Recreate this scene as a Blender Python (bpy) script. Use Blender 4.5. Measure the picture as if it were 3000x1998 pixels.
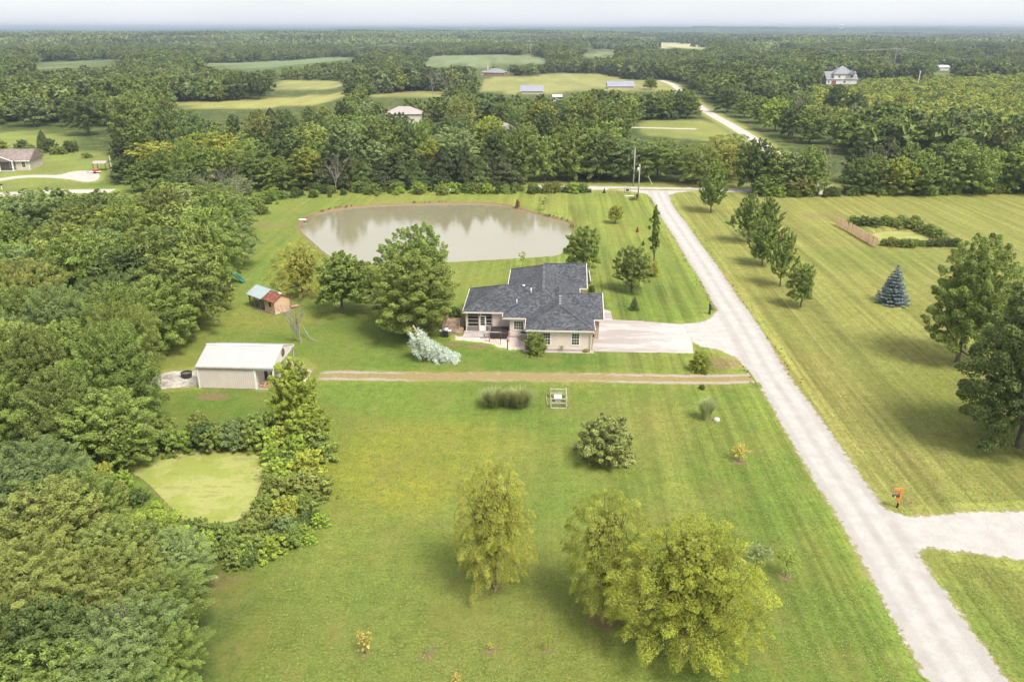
import bpy, math, random
import numpy as np
from mathutils import Vector, Matrix
R_ = math.radians
for o in list(bpy.data.objects): bpy.data.objects.remove(o)
SC = bpy.context.scene
COL = SC.collection
# ------------------------------------------------------------------ camera
F, CAMH = 2333.0, 36.0                       # focal length in photo pixels (3000 wide), height above the lawn
PITCH = math.atan((999 - 82) / F)
cam = bpy.data.cameras.new('camera'); cam_o = bpy.data.objects.new('camera', cam); COL.objects.link(cam_o)
cam.sensor_width = 36.0; cam.lens = 36.0 * F / 3000.0; cam.clip_start = 0.5; cam.clip_end = 60000
cam_o.location = (0, 0, CAMH); cam_o.rotation_euler = (math.pi / 2 - PITCH, 0, 0)
SC.camera = cam_o
# ------------------------------------------------------------------ sky, sun, exposure
SUN_EL, SUN_AZ = R_(56), R_(138)             # azimuth clockwise from +Y (north)
w = bpy.data.worlds.new('World'); SC.world = w; w.use_nodes = True
nt = w.node_tree; nt.nodes.clear()
wo = nt.nodes.new('ShaderNodeOutputWorld'); bg = nt.nodes.new('ShaderNodeBackground'); bg.inputs['Strength'].default_value = 0.1
sky = nt.nodes.new('ShaderNodeTexSky'); sky.sky_type = 'NISHITA'; sky.sun_disc = False
sky.sun_elevation = SUN_EL; sky.sun_rotation = SUN_AZ; sky.dust_density = 3.0; sky.air_density = 1.2
tc = nt.nodes.new('ShaderNodeTexCoord'); mp = nt.nodes.new('ShaderNodeMapping'); mp.inputs['Scale'].default_value = (1.6, 1.6, 7.0)
nz = nt.nodes.new('ShaderNodeTexNoise'); nz.inputs['Scale'].default_value = 1.3; nz.inputs['Detail'].default_value = 3.0
rp = nt.nodes.new('ShaderNodeValToRGB'); rp.color_ramp.elements[0].position = 0.36; rp.color_ramp.elements[1].position = 0.68
rp.color_ramp.elements[0].color = (3.35, 3.43, 3.53, 1); rp.color_ramp.elements[1].color = (3.98, 4.0, 4.0, 1)
mx = nt.nodes.new('ShaderNodeMix'); mx.data_type = 'RGBA'; mx.inputs['Factor'].default_value = 0.9
nt.links.new(tc.outputs['Generated'], mp.inputs['Vector']); nt.links.new(mp.outputs['Vector'], nz.inputs['Vector'])
nt.links.new(nz.outputs['Fac'], rp.inputs['Fac'])
nt.links.new(sky.outputs['Color'], mx.inputs[6]); nt.links.new(rp.outputs['Color'], mx.inputs[7])
nt.links.new(mx.outputs[2], bg.inputs['Color']); nt.links.new(bg.outputs['Background'], wo.inputs['Surface'])
sl = bpy.data.lights.new('sun', 'SUN'); sl.energy = 2.0; sl.angle = R_(22); sl.color = (1.0, 0.95, 0.86)
so = bpy.data.objects.new('sun', sl); COL.objects.link(so)
sd_ = Vector((math.sin(SUN_AZ) * math.cos(SUN_EL), math.cos(SUN_AZ) * math.cos(SUN_EL), math.sin(SUN_EL)))
so.rotation_euler = (-sd_).to_track_quat('-Z', 'Y').to_euler(); so.location = sd_ * 200
SC.view_settings.view_transform = 'Standard'; SC.view_settings.look = 'None'; SC.view_settings.gamma = 1
SC.view_settings.exposure = 1.55; SC.view_settings.use_curve_mapping = False
SC.render.engine = 'CYCLES'
cy = SC.cycles
cy.max_bounces = 6; cy.diffuse_bounces = 3; cy.glossy_bounces = 2; cy.transmission_bounces = 3; cy.transparent_max_bounces = 6
cy.volume_bounces = 0; cy.caustics_reflective = False; cy.caustics_refractive = False
cy.use_denoising = True; cy.use_adaptive_sampling = True; cy.adaptive_threshold = 0.02
cy.sample_clamp_indirect = 4

# ------------------------------------------------------------------ geometry helpers
rng = np.random.default_rng(7); rnd = random.Random(11)
def ray(u, v):
    a = (u - 1500) / F; b = (999 - v) / F
    return a, math.cos(PITCH) + b * math.sin(PITCH), -math.sin(PITCH) + b * math.cos(PITCH)
def vnoise(x, y, s, seed=0):
    """smooth value noise, arrays in, 0..1 out"""
    x = np.asarray(x, float) / s; y = np.asarray(y, float) / s
    xi = np.floor(x); yi = np.floor(y); fx = x - xi; fy = y - yi
    fx = fx * fx * (3 - 2 * fx); fy = fy * fy * (3 - 2 * fy)
    def h(a, b):
        t = np.sin(a * 127.1 + b * 311.7 + seed * 74.7) * 43758.5453
        return t - np.floor(t)
    return (h(xi, yi) * (1 - fx) + h(xi + 1, yi) * fx) * (1 - fy) + (h(xi, yi + 1) * (1 - fx) + h(xi + 1, yi + 1) * fx) * fy
def sstep(a, b, x):
    t = np.clip((np.asarray(x, float) - a) / (b - a), 0, 1); return t * t * (3 - 2 * t)
def terrain(x, y):
    """height of the land: flat around the house, gently rolling far off"""
    r = np.hypot(x, y)
    h = sstep(300, 700, r) * ((vnoise(x, y, 260, 3) - 0.45) * 7) + sstep(1300, 3000, r) * ((vnoise(x, y, 1400, 5) - 0.4) * 30)
    az = np.arctan2(x, np.maximum(y, 1.0))
    h = h + sstep(3000, 8000, r) * (0 + 14 * sstep(-0.55, 0.1, az) - 3 * (1 - sstep(-0.6, -0.2, az)))
    return h
def G(u, v, z=0.0):
    """the point of the land (or of the level z above it) seen at photo pixel u, v"""
    d = ray(u, v); t = (z - CAMH) / d[2] if d[2] < 0 else 9e3
    for _ in range(3 if t > 250 else 0):
        tt = (z + float(terrain(d[0] * t, d[1] * t)) - CAMH) / d[2]
        t = 0.5 * (t + tt)
    return Vector((d[0] * t, d[1] * t, 0))
def proj(x, y, z):
    dz = z - CAMH
    fw = y * math.cos(PITCH) - dz * math.sin(PITCH); up = y * math.sin(PITCH) + dz * math.cos(PITCH)
    return 1500 + F * x / fw, 999 - F * up / fw
def depth(x, y, z=0): return y * math.cos(PITCH) - (z - CAMH) * math.sin(PITCH)
def GP(pts): return np.array([[G(u, v).x, G(u, v).y] for u, v in pts])
def seg_dist(px, py, poly, closed=True):
    d = np.full(px.shape, 1e18); n = len(poly)
    for i in range(n if closed else n - 1):
        a = poly[i]; b = poly[(i + 1) % n]; e = b - a; L = max(float(e @ e), 1e-9)
        t = np.clip(((px - a[0]) * e[0] + (py - a[1]) * e[1]) / L, 0, 1)
        d = np.minimum(d, (px - a[0] - t * e[0]) ** 2 + (py - a[1] - t * e[1]) ** 2)
    return np.sqrt(d)
def inside(px, py, poly):
    c = np.zeros(px.shape, bool); n = len(poly)
    for i in range(n):
        x0, y0 = poly[i]; x1, y1 = poly[(i + 1) % n]
        if y0 == y1: continue
        c ^= ((y0 > py) != (y1 > py)) & (px < (x1 - x0) * (py - y0) / (y1 - y0) + x0)
    return c
def sdf(px, py, poly):
    """positive inside"""
    d = seg_dist(px, py, poly); return np.where(inside(px, py, poly), d, -d)
def smooth_poly(p, it=2):
    p = np.asarray(p, float)
    for _ in range(it):
        q = np.roll(p, -1, 0); p = np.stack([0.75 * p + 0.25 * q, 0.25 * p + 0.75 * q], 1).reshape(-1, 2)
    return p
def smooth_line(p, it=2):
    p = np.asarray(p, float)
    for _ in range(it):
        a, b = p[:-1], p[1:]; m = np.stack([0.75 * a + 0.25 * b, 0.25 * a + 0.75 * b], 1).reshape(-1, 2)
        p = np.concatenate([p[:1], m, p[-1:]])
    return p

# ------------------------------------------------------------------ object helpers
def link(o, parent=None):
    COL.objects.link(o)
    if parent is not None: o.parent = parent
    return o
def tag(o, label=None, cat=None, group=None, kind=None):
    if label: o['label'] = label
    if cat: o['category'] = cat
    if group: o['group'] = group
    if kind: o['kind'] = kind
    return o
def empty(name, loc=(0, 0, 0), rz=0.0, label=None, cat=None, group=None):
    o = bpy.data.objects.new(name, None); COL.objects.link(o); o.location = loc; o.rotation_euler = (0, 0, rz)
    return tag(o, label, cat, group)
def mesh_np(name, V, faces, mats, face_mat=None, smooth=False):
    """fast mesh from arrays; faces is a list of int arrays (n,k)"""
    me = bpy.data.meshes.new(name); V = np.ascontiguousarray(V, np.float32)
    me.vertices.add(len(V)); me.vertices.foreach_set('co', V.ravel())
    faces = [np.asarray(f, np.int32) for f in (faces if isinstance(faces, list) else [faces]) if len(f)]
    li = np.concatenate([f.ravel() for f in faces]); tot = np.concatenate([np.full(len(f), f.shape[1], np.int32) for f in faces])
    st = np.concatenate([[0], np.cumsum(tot)[:-1]]).astype(np.int32)
    me.loops.add(len(li)); me.loops.foreach_set('vertex_index', li)
    me.polygons.add(len(tot)); me.polygons.foreach_set('loop_start', st); me.polygons.foreach_set('loop_total', tot)
    for m in (mats if isinstance(mats, (list, tuple)) else [mats]): me.materials.append(m)
    if face_mat is not None: me.polygons.foreach_set('material_index', np.asarray(face_mat, np.int32))
    me.polygons.foreach_set('use_smooth', np.full(len(tot), smooth, bool))
    me.update(calc_edges=True); return me
def attr(me, name, vals, typ='FLOAT', dom='POINT'):
    a = me.attributes.new(name, typ, dom)
    a.data.foreach_set('color' if typ == 'FLOAT_COLOR' else 'value', np.ascontiguousarray(vals, np.float32).ravel())
class MB:
    """collects boxes, prisms and tubes into one mesh"""
    def __init__(s): s.v = []; s.f = []
    def add(s, vs, fs):
        b = len(s.v); s.v += [tuple(v) for v in vs]; s.f += [tuple(i + b for i in f) for f in fs]; return s
    def box(s, x0, y0, z0, x1, y1, z1):
        return s.add([(x0, y0, z0), (x1, y0, z0), (x1, y1, z0), (x0, y1, z0), (x0, y0, z1), (x1, y0, z1), (x1, y1, z1), (x0, y1, z1)],
                     [(0, 3, 2, 1), (4, 5, 6, 7), (0, 1, 5, 4), (1, 2, 6, 5), (2, 3, 7, 6), (3, 0, 4, 7)])
    def bar(s, a, b, w, h=None):
        """rectangular bar from a to b"""
        a, b = Vector(a), Vector(b); d = (b - a).normalized(); h = h or w
        up = Vector((0, 0, 1)) if abs(d.z) < 0.95 else Vector((0, 1, 0))
        sx = d.cross(up).normalized() * w / 2; sy = sx.normalized().cross(d) * h / 2
        vs = [p + i * sx + j * sy for p in (a, b) for i, j in ((-1, -1), (1, -1), (1, 1), (-1, 1))]
        return s.add(vs, [(0, 1, 2, 3), (7, 6, 5, 4), (0, 4, 5, 1), (1, 5, 6, 2), (2, 6, 7, 3), (3, 7, 4, 0)])
    def tube(s, pts, radii, n=6, cap=True):
        pts = [Vector(p) for p in pts]; b = len(s.v)
        if not isinstance(radii, (list, tuple)): radii = [radii] * len(pts)
        for i, p in enumerate(pts):
            d = (pts[min(i + 1, len(pts) - 1)] - pts[max(i - 1, 0)]).normalized()
            up = Vector((0, 0, 1)) if abs(d.z) < 0.9 else Vector((1, 0, 0))
            sx = d.cross(up).normalized(); sy = sx.cross(d)
            for k in range(n):
                a = 2 * math.pi * k / n; s.v.append(tuple(p + radii[i] * (math.cos(a) * sx + math.sin(a) * sy)))
        for i in range(len(pts) - 1):
            for k in range(n):
                k2 = (k + 1) % n; s.f.append((b + i * n + k, b + i * n + k2, b + (i + 1) * n + k2, b + (i + 1) * n + k))
        if cap:
            s.f.append(tuple(b + k for k in range(n - 1, -1, -1))); s.f.append(tuple(b + (len(pts) - 1) * n + k for k in range(n)))
        return s
    def prism(s, poly, z0, z1):
        n = len(poly)
        return s.add([(x, y, z0) for x, y in poly] + [(x, y, z1) for x, y in poly],
                     [tuple(range(n - 1, -1, -1)), tuple(range(n, 2 * n))] + [(i, (i + 1) % n, n + (i + 1) % n, n + i) for i in range(n)])
    def mesh(s, name, mat, smooth=False):
        me = bpy.data.meshes.new(name); me.from_pydata(s.v, [], s.f); me.materials.append(mat)
        if smooth:
            for p in me.polygons: p.use_smooth = True
        return me
    def build(s, name, mat, parent=None, smooth=False, bevel=0):
        o = link(bpy.data.objects.new(name, s.mesh(name, mat, smooth)), parent)
        if bevel:
            m = o.modifiers.new('bevel', 'BEVEL'); m.width = bevel; m.segments = 2; m.limit_method = 'ANGLE'
        return o
def part(name, mat, parent, *boxes):
    m = MB()
    for b in boxes: m.box(*b)
    return m.build(name, mat, parent)

# ------------------------------------------------------------------ materials
class NT:
    """thin wrapper to write node trees in a few lines"""
    def __init__(s, name):
        s.m = bpy.data.materials.new(name); s.m.use_nodes = True; s.t = s.m.node_tree; s.t.nodes.clear()
        s.out = s.n('OutputMaterial')
    def n(s, typ, **kw):
        d = s.t.nodes.new('ShaderNode' + typ)
        for k, v in kw.items(): setattr(d, k, v)
        return d
    def l(s, a, b): s.t.links.new(a, b)
    def set(s, sock, val):
        if hasattr(val, 'is_linked') or isinstance(val, bpy.types.NodeSocket): s.l(val, sock)
        else: sock.default_value = val
    def obj(s): return s.n('TexCoord').outputs['Object']
    def attr(s, name, what='Fac'): return s.n('Attribute', attribute_name=name).outputs[what]
    def noise(s, scale, detail=3, vec=None, rough=0.55, out='Fac', dist=0.0):
        d = s.n('TexNoise'); d.inputs['Scale'].default_value = scale; d.inputs['Detail'].default_value = detail
        d.inputs['Roughness'].default_value = rough; d.inputs['Distortion'].default_value = dist
        s.l(vec if vec is not None else s.obj(), d.inputs['Vector'])
        m = s.n('MapRange', clamp=True); s.l(d.outputs[out], m.inputs[0]); m.inputs[1].default_value = 0.27; m.inputs[2].default_value = 0.73
        return m.outputs[0]
    def vmap(s, vec, scale=(1, 1, 1), rot=(0, 0, 0)):
        d = s.n('Mapping'); d.inputs['Scale'].default_value = scale; d.inputs['Rotation'].default_value = rot
        s.l(vec, d.inputs['Vector']); return d.outputs['Vector']
    def math(s, op, a, b=0.0, c=None, clamp=False):
        d = s.n('Math', operation=op, use_clamp=clamp); s.set(d.inputs[0], a); s.set(d.inputs[1], b)
        if c is not None: s.set(d.inputs[2], c)
        return d.outputs[0]
    def rng(s, x, a, b, c=0.0, d=1.0, smooth=True):
        m = s.n('MapRange', interpolation_type='SMOOTHSTEP' if smooth else 'LINEAR')
        for i, v in enumerate((x, a, b, c, d)): s.set(m.inputs[i], v)
        return m.outputs[0]
    def mix(s, f, a, b, mode='MIX'):
        d = s.n('Mix', data_type='RGBA', blend_type=mode); s.set(d.inputs[0], f)
        for i, v in ((6, a), (7, b)): s.set(d.inputs[i], v if not isinstance(v, tuple) else (*v, 1)[:4])
        return d.outputs[2]
    def scale_col(s, col, f):
        d = s.n('VectorMath', operation='SCALE'); s.set(d.inputs[0], col if not isinstance(col, tuple) else col); s.set(d.inputs['Scale'], f)
        return d.outputs[0]
    def bump(s, h, dist=0.02, strength=1.0):
        d = s.n('Bump'); d.inputs['Distance'].default_value = dist; d.inputs['Strength'].default_value = strength
        s.l(h, d.inputs['Height']); return d.outputs[0]
    def principled(s, col, rough=0.8, spec=0.3, normal=None, metal=0.0):
        b = s.n('BsdfPrincipled'); s.set(b.inputs['Base Color'], col if not isinstance(col, tuple) else (*col, 1)[:4])
        s.set(b.inputs['Roughness'], rough); b.inputs['Specular IOR Level'].default_value = spec; b.inputs['Metallic'].default_value = metal
        if normal is not None: s.l(normal, b.inputs['Normal'])
        s.l(b.outputs[0], s.out.inputs['Surface']); return b
def simple(name, col, rough=0.7, spec=0.3, var=0.18, scale=3.0, metal=0.0, stain=None, bump=0.0):
    """plain colour with uneven tone and wear"""
    t = NT(name); n1 = t.noise(scale, 5); n2 = t.noise(scale * 9, 3)
    f = t.math('ADD', t.math('MULTIPLY_ADD', n1, 2 * var, 1 - var), t.math('MULTIPLY_ADD', n2, var, -var / 2))
    c = t.scale_col(col, f)
    if stain: c = t.mix(t.rng(t.noise(scale * 0.6, 6, rough=0.7), 0.52, 0.72, 0, stain[1]), c, stain[0])
    t.principled(c, rough, spec, t.bump(n2, bump) if bump else None, metal)
    return t.m
# ================================================================== THE LAND
POND = smooth_poly(GP([(1000,607),(1085,600),(1170,596),(1340,592),(1459,595),(1510,607),(1565,622),(1628,639),(1675,649),(1681,664),(1673,702),(1656,734),(1637,747),(1594,751),(1510,756),(1348,765),(1150,776),(1050,772),(964,749),(934,724),(896,690),(877,673),(883,651),(900,634),(934,622)]), 2)
DUCK = smooth_poly(GP([(365,1331),(425,1318),(531,1306),(722,1308),(795,1325),(790,1361),(768,1408),(756,1450),(735,1492),(705,1522),(594,1530),(530,1520),(480,1466),(420,1400),(360,1370)]), 2)
ALGA = smooth_poly(GP([(2548,680),(2590,673),(2658,674),(2699,678),(2730,691),(2748,704),(2709,708),(2624,711),(2585,708),(2562,695)]), 2)
LANE_C = smooth_line(GP([(1928,562),(1931,573),(1955,620),(1974,647),(2033,734),(2097,830),(2123,876),(2145,905),(2203,1000),(2260,1106),(2308,1170),(2395,1310),(2467,1420),(2544,1531),(2618,1650),(2838,1998),(3080,2400)]), 2)
def ribbon_poly(c, w):
    c = np.asarray(c); t = np.gradient(c, axis=0); n = np.stack([-t[:, 1], t[:, 0]], 1) / np.linalg.norm(t, axis=1)[:, None]
    w = np.broadcast_to(w, (len(c),))[:, None] / 2
    return np.concatenate([c + n * w, (c - n * w)[::-1]])
lane_w = 4.05 + 0.5 * sstep(70, 40, LANE_C[:, 1]) + 0.15 * np.sin(LANE_C[:, 1] * 0.21)
LANE = ribbon_poly(LANE_C, lane_w)
DRIVE_R = GP([(2560,1470),(2600,1494),(2650,1512),(2722,1511),(2850,1500),(3000,1498),(3300,1500),(3300,1660),(3000,1640),(2850,1620),(2740,1606),(2698,1606),(2690,1625),(2700,1660),(2640,1660),(2580,1560)])
APRON = GP([(1999,949),(2040,946),(2078,937),(2095,915),(2140,900),(2240,1040),(2260,1130),(2225,1128),(2212,1118),(2190,1085),(2160,1050),(2110,1026),(2060,1016),(2026,1002)])
JUNC = GP([(1860,563),(1893,568),(1912,585),(1932,615),(1978,615),(1960,590),(1956,574),(1985,564),(2040,560),(1800,556)])
CROSS_C = smooth_line(GP([(1560,548),(1720,551),(1900,554),(2050,556),(2200,559),(2360,560),(2420,566)]), 1)
CROSS = ribbon_poly(CROSS_C, 4.6)
FAR_C = smooth_line(GP([(1935,236),(1968,246),(1990,262),(2045,312),(2100,345),(2150,372),(2215,413),(2310,480),(2395,548)]), 2)
FARROAD = ribbon_poly(FAR_C, 4.6)
TRACK_C = smooth_line(GP([(935,1100),(1000,1100),(1250,1103),(1500,1104),(1750,1106),(1950,1111),(2120,1112),(2240,1106)]), 2)
TRACK = ribbon_poly(TRACK_C, 2.9)
CONC = GP([(1734,1030),(2032,1035),(2026,1000),(2001,951),(1878,941),(1794,937),(1760,936),(1745,945)])
WALK = GP([(1766,905),(1790,913),(1795,937),(1760,937)])
PATIO_G = GP([(1334,996),(1334,985),(1430,985),(1535,985),(1545,1024),(1500,1025),(1465,1019),(1440,1008),(1400,1001),(1370,999)])
NEIGH_D = smooth_poly(GP([(-60,530),(0,523),(68,514),(136,513),(170,514),(212,503),(241,500),(275,502),(296,514),(285,530),(251,535),(212,527),(153,521),(68,520),(0,531),(-60,540)]), 1)
NEIGH_R = ribbon_poly(GP([(-200,575),(0,570),(60,567),(160,562),(330,560)]), 4.6)
SPUR = ribbon_poly(GP([(1850,374),(1930,376),(2040,379)]), 3.2)
FIELDS = {  # far clearings, traced where they show between the trees: name -> (outline, colour)
    'a': ([(505,305),(516,299),(637,297),(777,290),(875,283),(951,276),(1000,272),(1010,284),(934,306),(722,320),(586,322)], (0.28, 0.27, 0.085)),
    'b': ([(795,243),(870,235),(1005,238),(1010,256),(870,264),(805,258)], (0.25, 0.255, 0.09)),
    'c': ([(105,184),(340,174),(352,182),(230,192),(160,202),(105,202)], (0.13, 0.185, 0.085)),
    'd': ([(545,188),(700,184),(850,178),(965,168),(1080,170),(975,178),(900,187),(780,203),(730,208),(600,192)], (0.13, 0.18, 0.088)),
    'e': ([(1240,192),(1265,165),(1480,160),(1595,170),(1600,183),(1540,186),(1480,190),(1400,196),(1330,190),(1290,200)], (0.14, 0.18, 0.09)),
    'f': ([(1705,158),(1795,154),(1800,164),(1715,168)], (0.13, 0.18, 0.088)),
    'g': ([(1405,268),(1420,228),(1560,222),(1640,213),(1760,217),(1830,232),(1920,236),(1985,256),(1990,268),(1850,270),(1750,262),(1650,272),(1520,275)], (0.24, 0.235, 0.085)),
    'h': ([(1080,276),(1200,270),(1310,264),(1300,282),(1190,288),(1080,288)], (0.235, 0.23, 0.075)),
    'i': ([(1870,362),(1900,352),(2040,350),(2095,362),(2140,392),(2170,420),(2040,410),(1930,400),(1880,395)], (0.20, 0.22, 0.06)),
    'j': ([(1720,129),(1880,126),(2045,127),(2040,141),(1890,143),(1860,136),(1720,139)], (0.42, 0.38, 0.24)),
    'k': ([(2185,128),(2240,121),(2284,120),(2298,137),(2262,147),(2200,139)], (0.36, 0.34, 0.18)),
    'l': ([(0,388),(60,384),(120,390),(212,398),(216,438),(318,452),(325,480),(300,535),(240,545),(60,590),(-80,620),(-200,500),(-80,400)], (0.19, 0.225, 0.055)),
    'm': ([(2000,133),(2030,130),(2070,133),(2060,144),(2005,143)], (0.36, 0.33, 0.17)),
}
FIELD_W = {k: GP(p) for k, (p, c) in FIELDS.items()}
road_dir = np.array([LANE_C[-3] - LANE_C[6]])[0]; road_dir /= np.linalg.norm(road_dir); road_nrm = np.array([-road_dir[1], road_dir[0]])
def blob(x, y, u, v, r, sq=1.0):
    p = G(u, v); return 1 - sstep(0.25, 1.0, np.hypot((x - p.x), (y - p.y) / sq) / r)
DIRT = [(625,1162,2.4,.5,.9),(1332,1011,1.3,.6,.8),(1398,1016,1.9,.6,.75),(2165,1352,.95,.7,.95),(1772,1806,1.45,1.,1.),(1452,1720,1.0,.7,.75),(1070,1916,.85,.7,.75),(1253,1918,.8,.7,.85),
        (1436,1906,.8,.7,.85),(1601,1912,.6,.7,.85),(2300,1692,.9,.7,.85),(2083,1232,1.3,.5,.7),(1560,1037,1.4,.6,.7),(1785,1345,3.0,.45,.7),(2110,1062,4.6,.62,.62),(2395,632,6.,.6,.5),(2440,645,4.,.5,.5),
        (2320,655,7.,.5,.3),(800,660,7.,.6,.5),(1645,1186,1.6,.6,.55),(1115,1100,2.5,.4,.4),(1195,1048,1.0,.7,.6),(2650,1460,1.6,1.6,.45),(690,1800,2.0,.6,.35),(650,1700,2.6,.6,.45),(860,905,2.2,.4,.4),(793,912,2.8,.7,.6),(2880,1232,1.2,.6,.5)]
def land_cols(x, y):
    """colour of the grass or field with some tree shade painted in, strength of mowing lines, share of bare soil"""
    n1 = vnoise(x, y, 22, 1); n2 = vnoise(x, y, 7, 2); n3 = vnoise(x, y, 2.3, 4); n4 = vnoise(x, y, 55, 6)
    green = np.array([0.152, 0.208, 0.037]); yel = np.array([0.226, 0.238, 0.052]); deep = np.array([0.108, 0.172, 0.031])
    k = np.clip(0.45 * n1 + 0.35 * n2 + 0.2 * n3 + 0.15 * (n4 - 0.5), 0, 1)
    c = green + (yel - green) * sstep(0.42, 0.85, k)[:, None] + (deep - green) * sstep(0.5, 0.2, k)[:, None] * 0.9
    # the lawn right of the lane is paler and drier
    lat = (np.stack([x, y], 1) - LANE_C[6]) @ road_nrm
    east = sstep(-1, 4, lat if road_nrm[0] > 0 else -lat) * sstep(30, 60, y + 0 * x)
    c = c * (1 - 0.6 * east[:, None]) + np.array([0.270, 0.240, 0.075]) * 0.6 * east[:, None]
    pond_side = sstep(104, 118, y) * (1 - sstep(190, 200, y)) * (1 - east)
    c = c * (1 - 0.4 * pond_side[:, None]) + np.array([0.200, 0.228, 0.050]) * 0.4 * pond_side[:, None]
    for u, v, r, sq, col, a in ((1180,1330,8,.9,(.275,.255,.035),.6),(1120,1400,7,.8,(.27,.262,.035),.6),(1330,1290,7,.6,(.24,.24,.04),.5),(1250,1180,9,.5,(.15,.225,.035),.6),(1100,1150,8,.5,(.15,.235,.035),.55),(1500,1060,13,.3,(.105,.175,.03),.8),
                               (1250,1060,9,.35,(.12,.20,.03),.6),(700,1200,9,.5,(.085,.145,.025),.6),(650,1165,5,.6,(.11,.2,.03),.4),(640,1850,5,1.2,(.10,.125,.03),.6),(1300,1850,14,.5,(.165,.19,.045),.55),(1950,1700,8,1.,(.17,.19,.04),.4),(760,820,9,1.4,(.15,.235,.04),.5),  # dark patch at the lower left wood edge is its shadow, painted
                               (2750,1180,10,.9,(.135,.17,.03),.55),(2550,1250,6,1.8,(.27,.235,.075),.55),(2400,1100,5,2.,(.255,.225,.07),.4),(2500,900,14,.9,(.24,.235,.065),.4),(1900,1250,5,1.5,(.225,.215,.06),.4),(2500,760,14,.5,(.135,.185,.035),.5),(900,1000,9,.7,(.125,.19,.03),.5),(1050,950,6,.6,(.10,.155,.03),.5)):  # darker patch left of the right-edge trees is their shade, painted
        m = blob(x, y, u, v, r * 1.5, sq) * (0.6 + 0.8 * n2); m = np.clip(m * a, 0, 1)[:, None]; c = c * (1 - m) + np.array(col) * m
    stripe = np.clip(0.62 * east + 0.75 * sstep(2, 18, x) * sstep(34, 40, y) + 0.3 * sstep(-12, 2, x) * sstep(34, 40, y) + 0.55 * pond_side, 0, 1) * (1 - sstep(185, 195, y))
    far = sstep(192, 205, y)
    gap = sstep(.27, .20, vnoise(x, y, 170, 21)) * sstep(380, 480, y)
    wood = np.array([0.055, 0.075, 0.022]) * (1 - gap[:, None]) + np.array([0.20, 0.21, 0.075]) * gap[:, None]; verge = np.array([0.21, 0.225, 0.065])
    c = c * (1 - far[:, None]) + wood * far[:, None]
    lw = sstep(0, 6, sdf(x, y, LEFT_WOOD))[:, None]; c = c * (1 - lw) + wood * lw
    for kf, poly in FIELD_W.items():
        m = sstep(-2, 2, sdf(x, y, poly))[:, None] * (0.85 + 0.3 * n1[:, None]); m = np.clip(m, 0, 1)
        c = c * (1 - m) + np.array(FIELDS[kf][1]) * (0.8 + 0.4 * n2[:, None]) * m
    vg = (1 - sstep(3, 9, seg_dist(x, y, np.concatenate([CROSS_C, ]), False)))[:, None]; c = c * (1 - vg) + verge * (0.85 + 0.3 * n3[:, None]) * vg
    vg = (1 - sstep(3, 7, seg_dist(x, y, FAR_C, False)))[:, None]; c = c * (1 - vg) + verge * vg
    dirt = np.zeros_like(x)
    for u, v, r, sq, a in DIRT: dirt = np.maximum(dirt, a * blob(x, y, u, v, r * 1.25, sq))
    ps = sdf(x, y, POND); edge = np.exp(-((ps + 0.1) / 0.55) ** 2) * (0.35 + 0.65 * sstep(140, 165, y + 25 * (x < -20)))
    dirt = np.maximum(dirt, edge)
    dirt = np.maximum(dirt, 0.5 * np.exp(-((seg_dist(x, y, LANE) + 0.0) / 0.9) ** 2) * (n2 + 0.2))
    dirt = np.maximum(dirt, 0.9 * sstep(-0.3, 0.3, np.maximum(sdf(x, y, DUCK), sdf(x, y, ALGA))))
    return c, stripe, np.clip(dirt, 0, 1)
LEFT_WOOD = np.array([(-150,160),(-75,152),(-56,150),(-53,138),(-50,126),(-46,115),(-44,105),(-43.5,96),(-45,86),(-43,78),(-39,72),(-36.5,66),(-33,60),(-30,54),(-22,52),(-18,48),(-16,40),(-14,20),(-60,20),(-150,60)], float)
def lat_along(x, y):
    q = np.stack([x, y], 1) - LANE_C[6]; return q @ road_nrm, q @ road_dir
def land_attrs(me, x, y, **extra):
    c, s, d = land_cols(x, y); la, al = lat_along(x, y)
    attr(me, 'gcol', np.concatenate([c, np.ones((len(x), 1))], 1), 'FLOAT_COLOR')
    attr(me, 'stripe', s); attr(me, 'dirt', d); attr(me, 'lat', la); attr(me, 'along', al)
    for k, v in extra.items(): attr(me, k, v)
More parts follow.
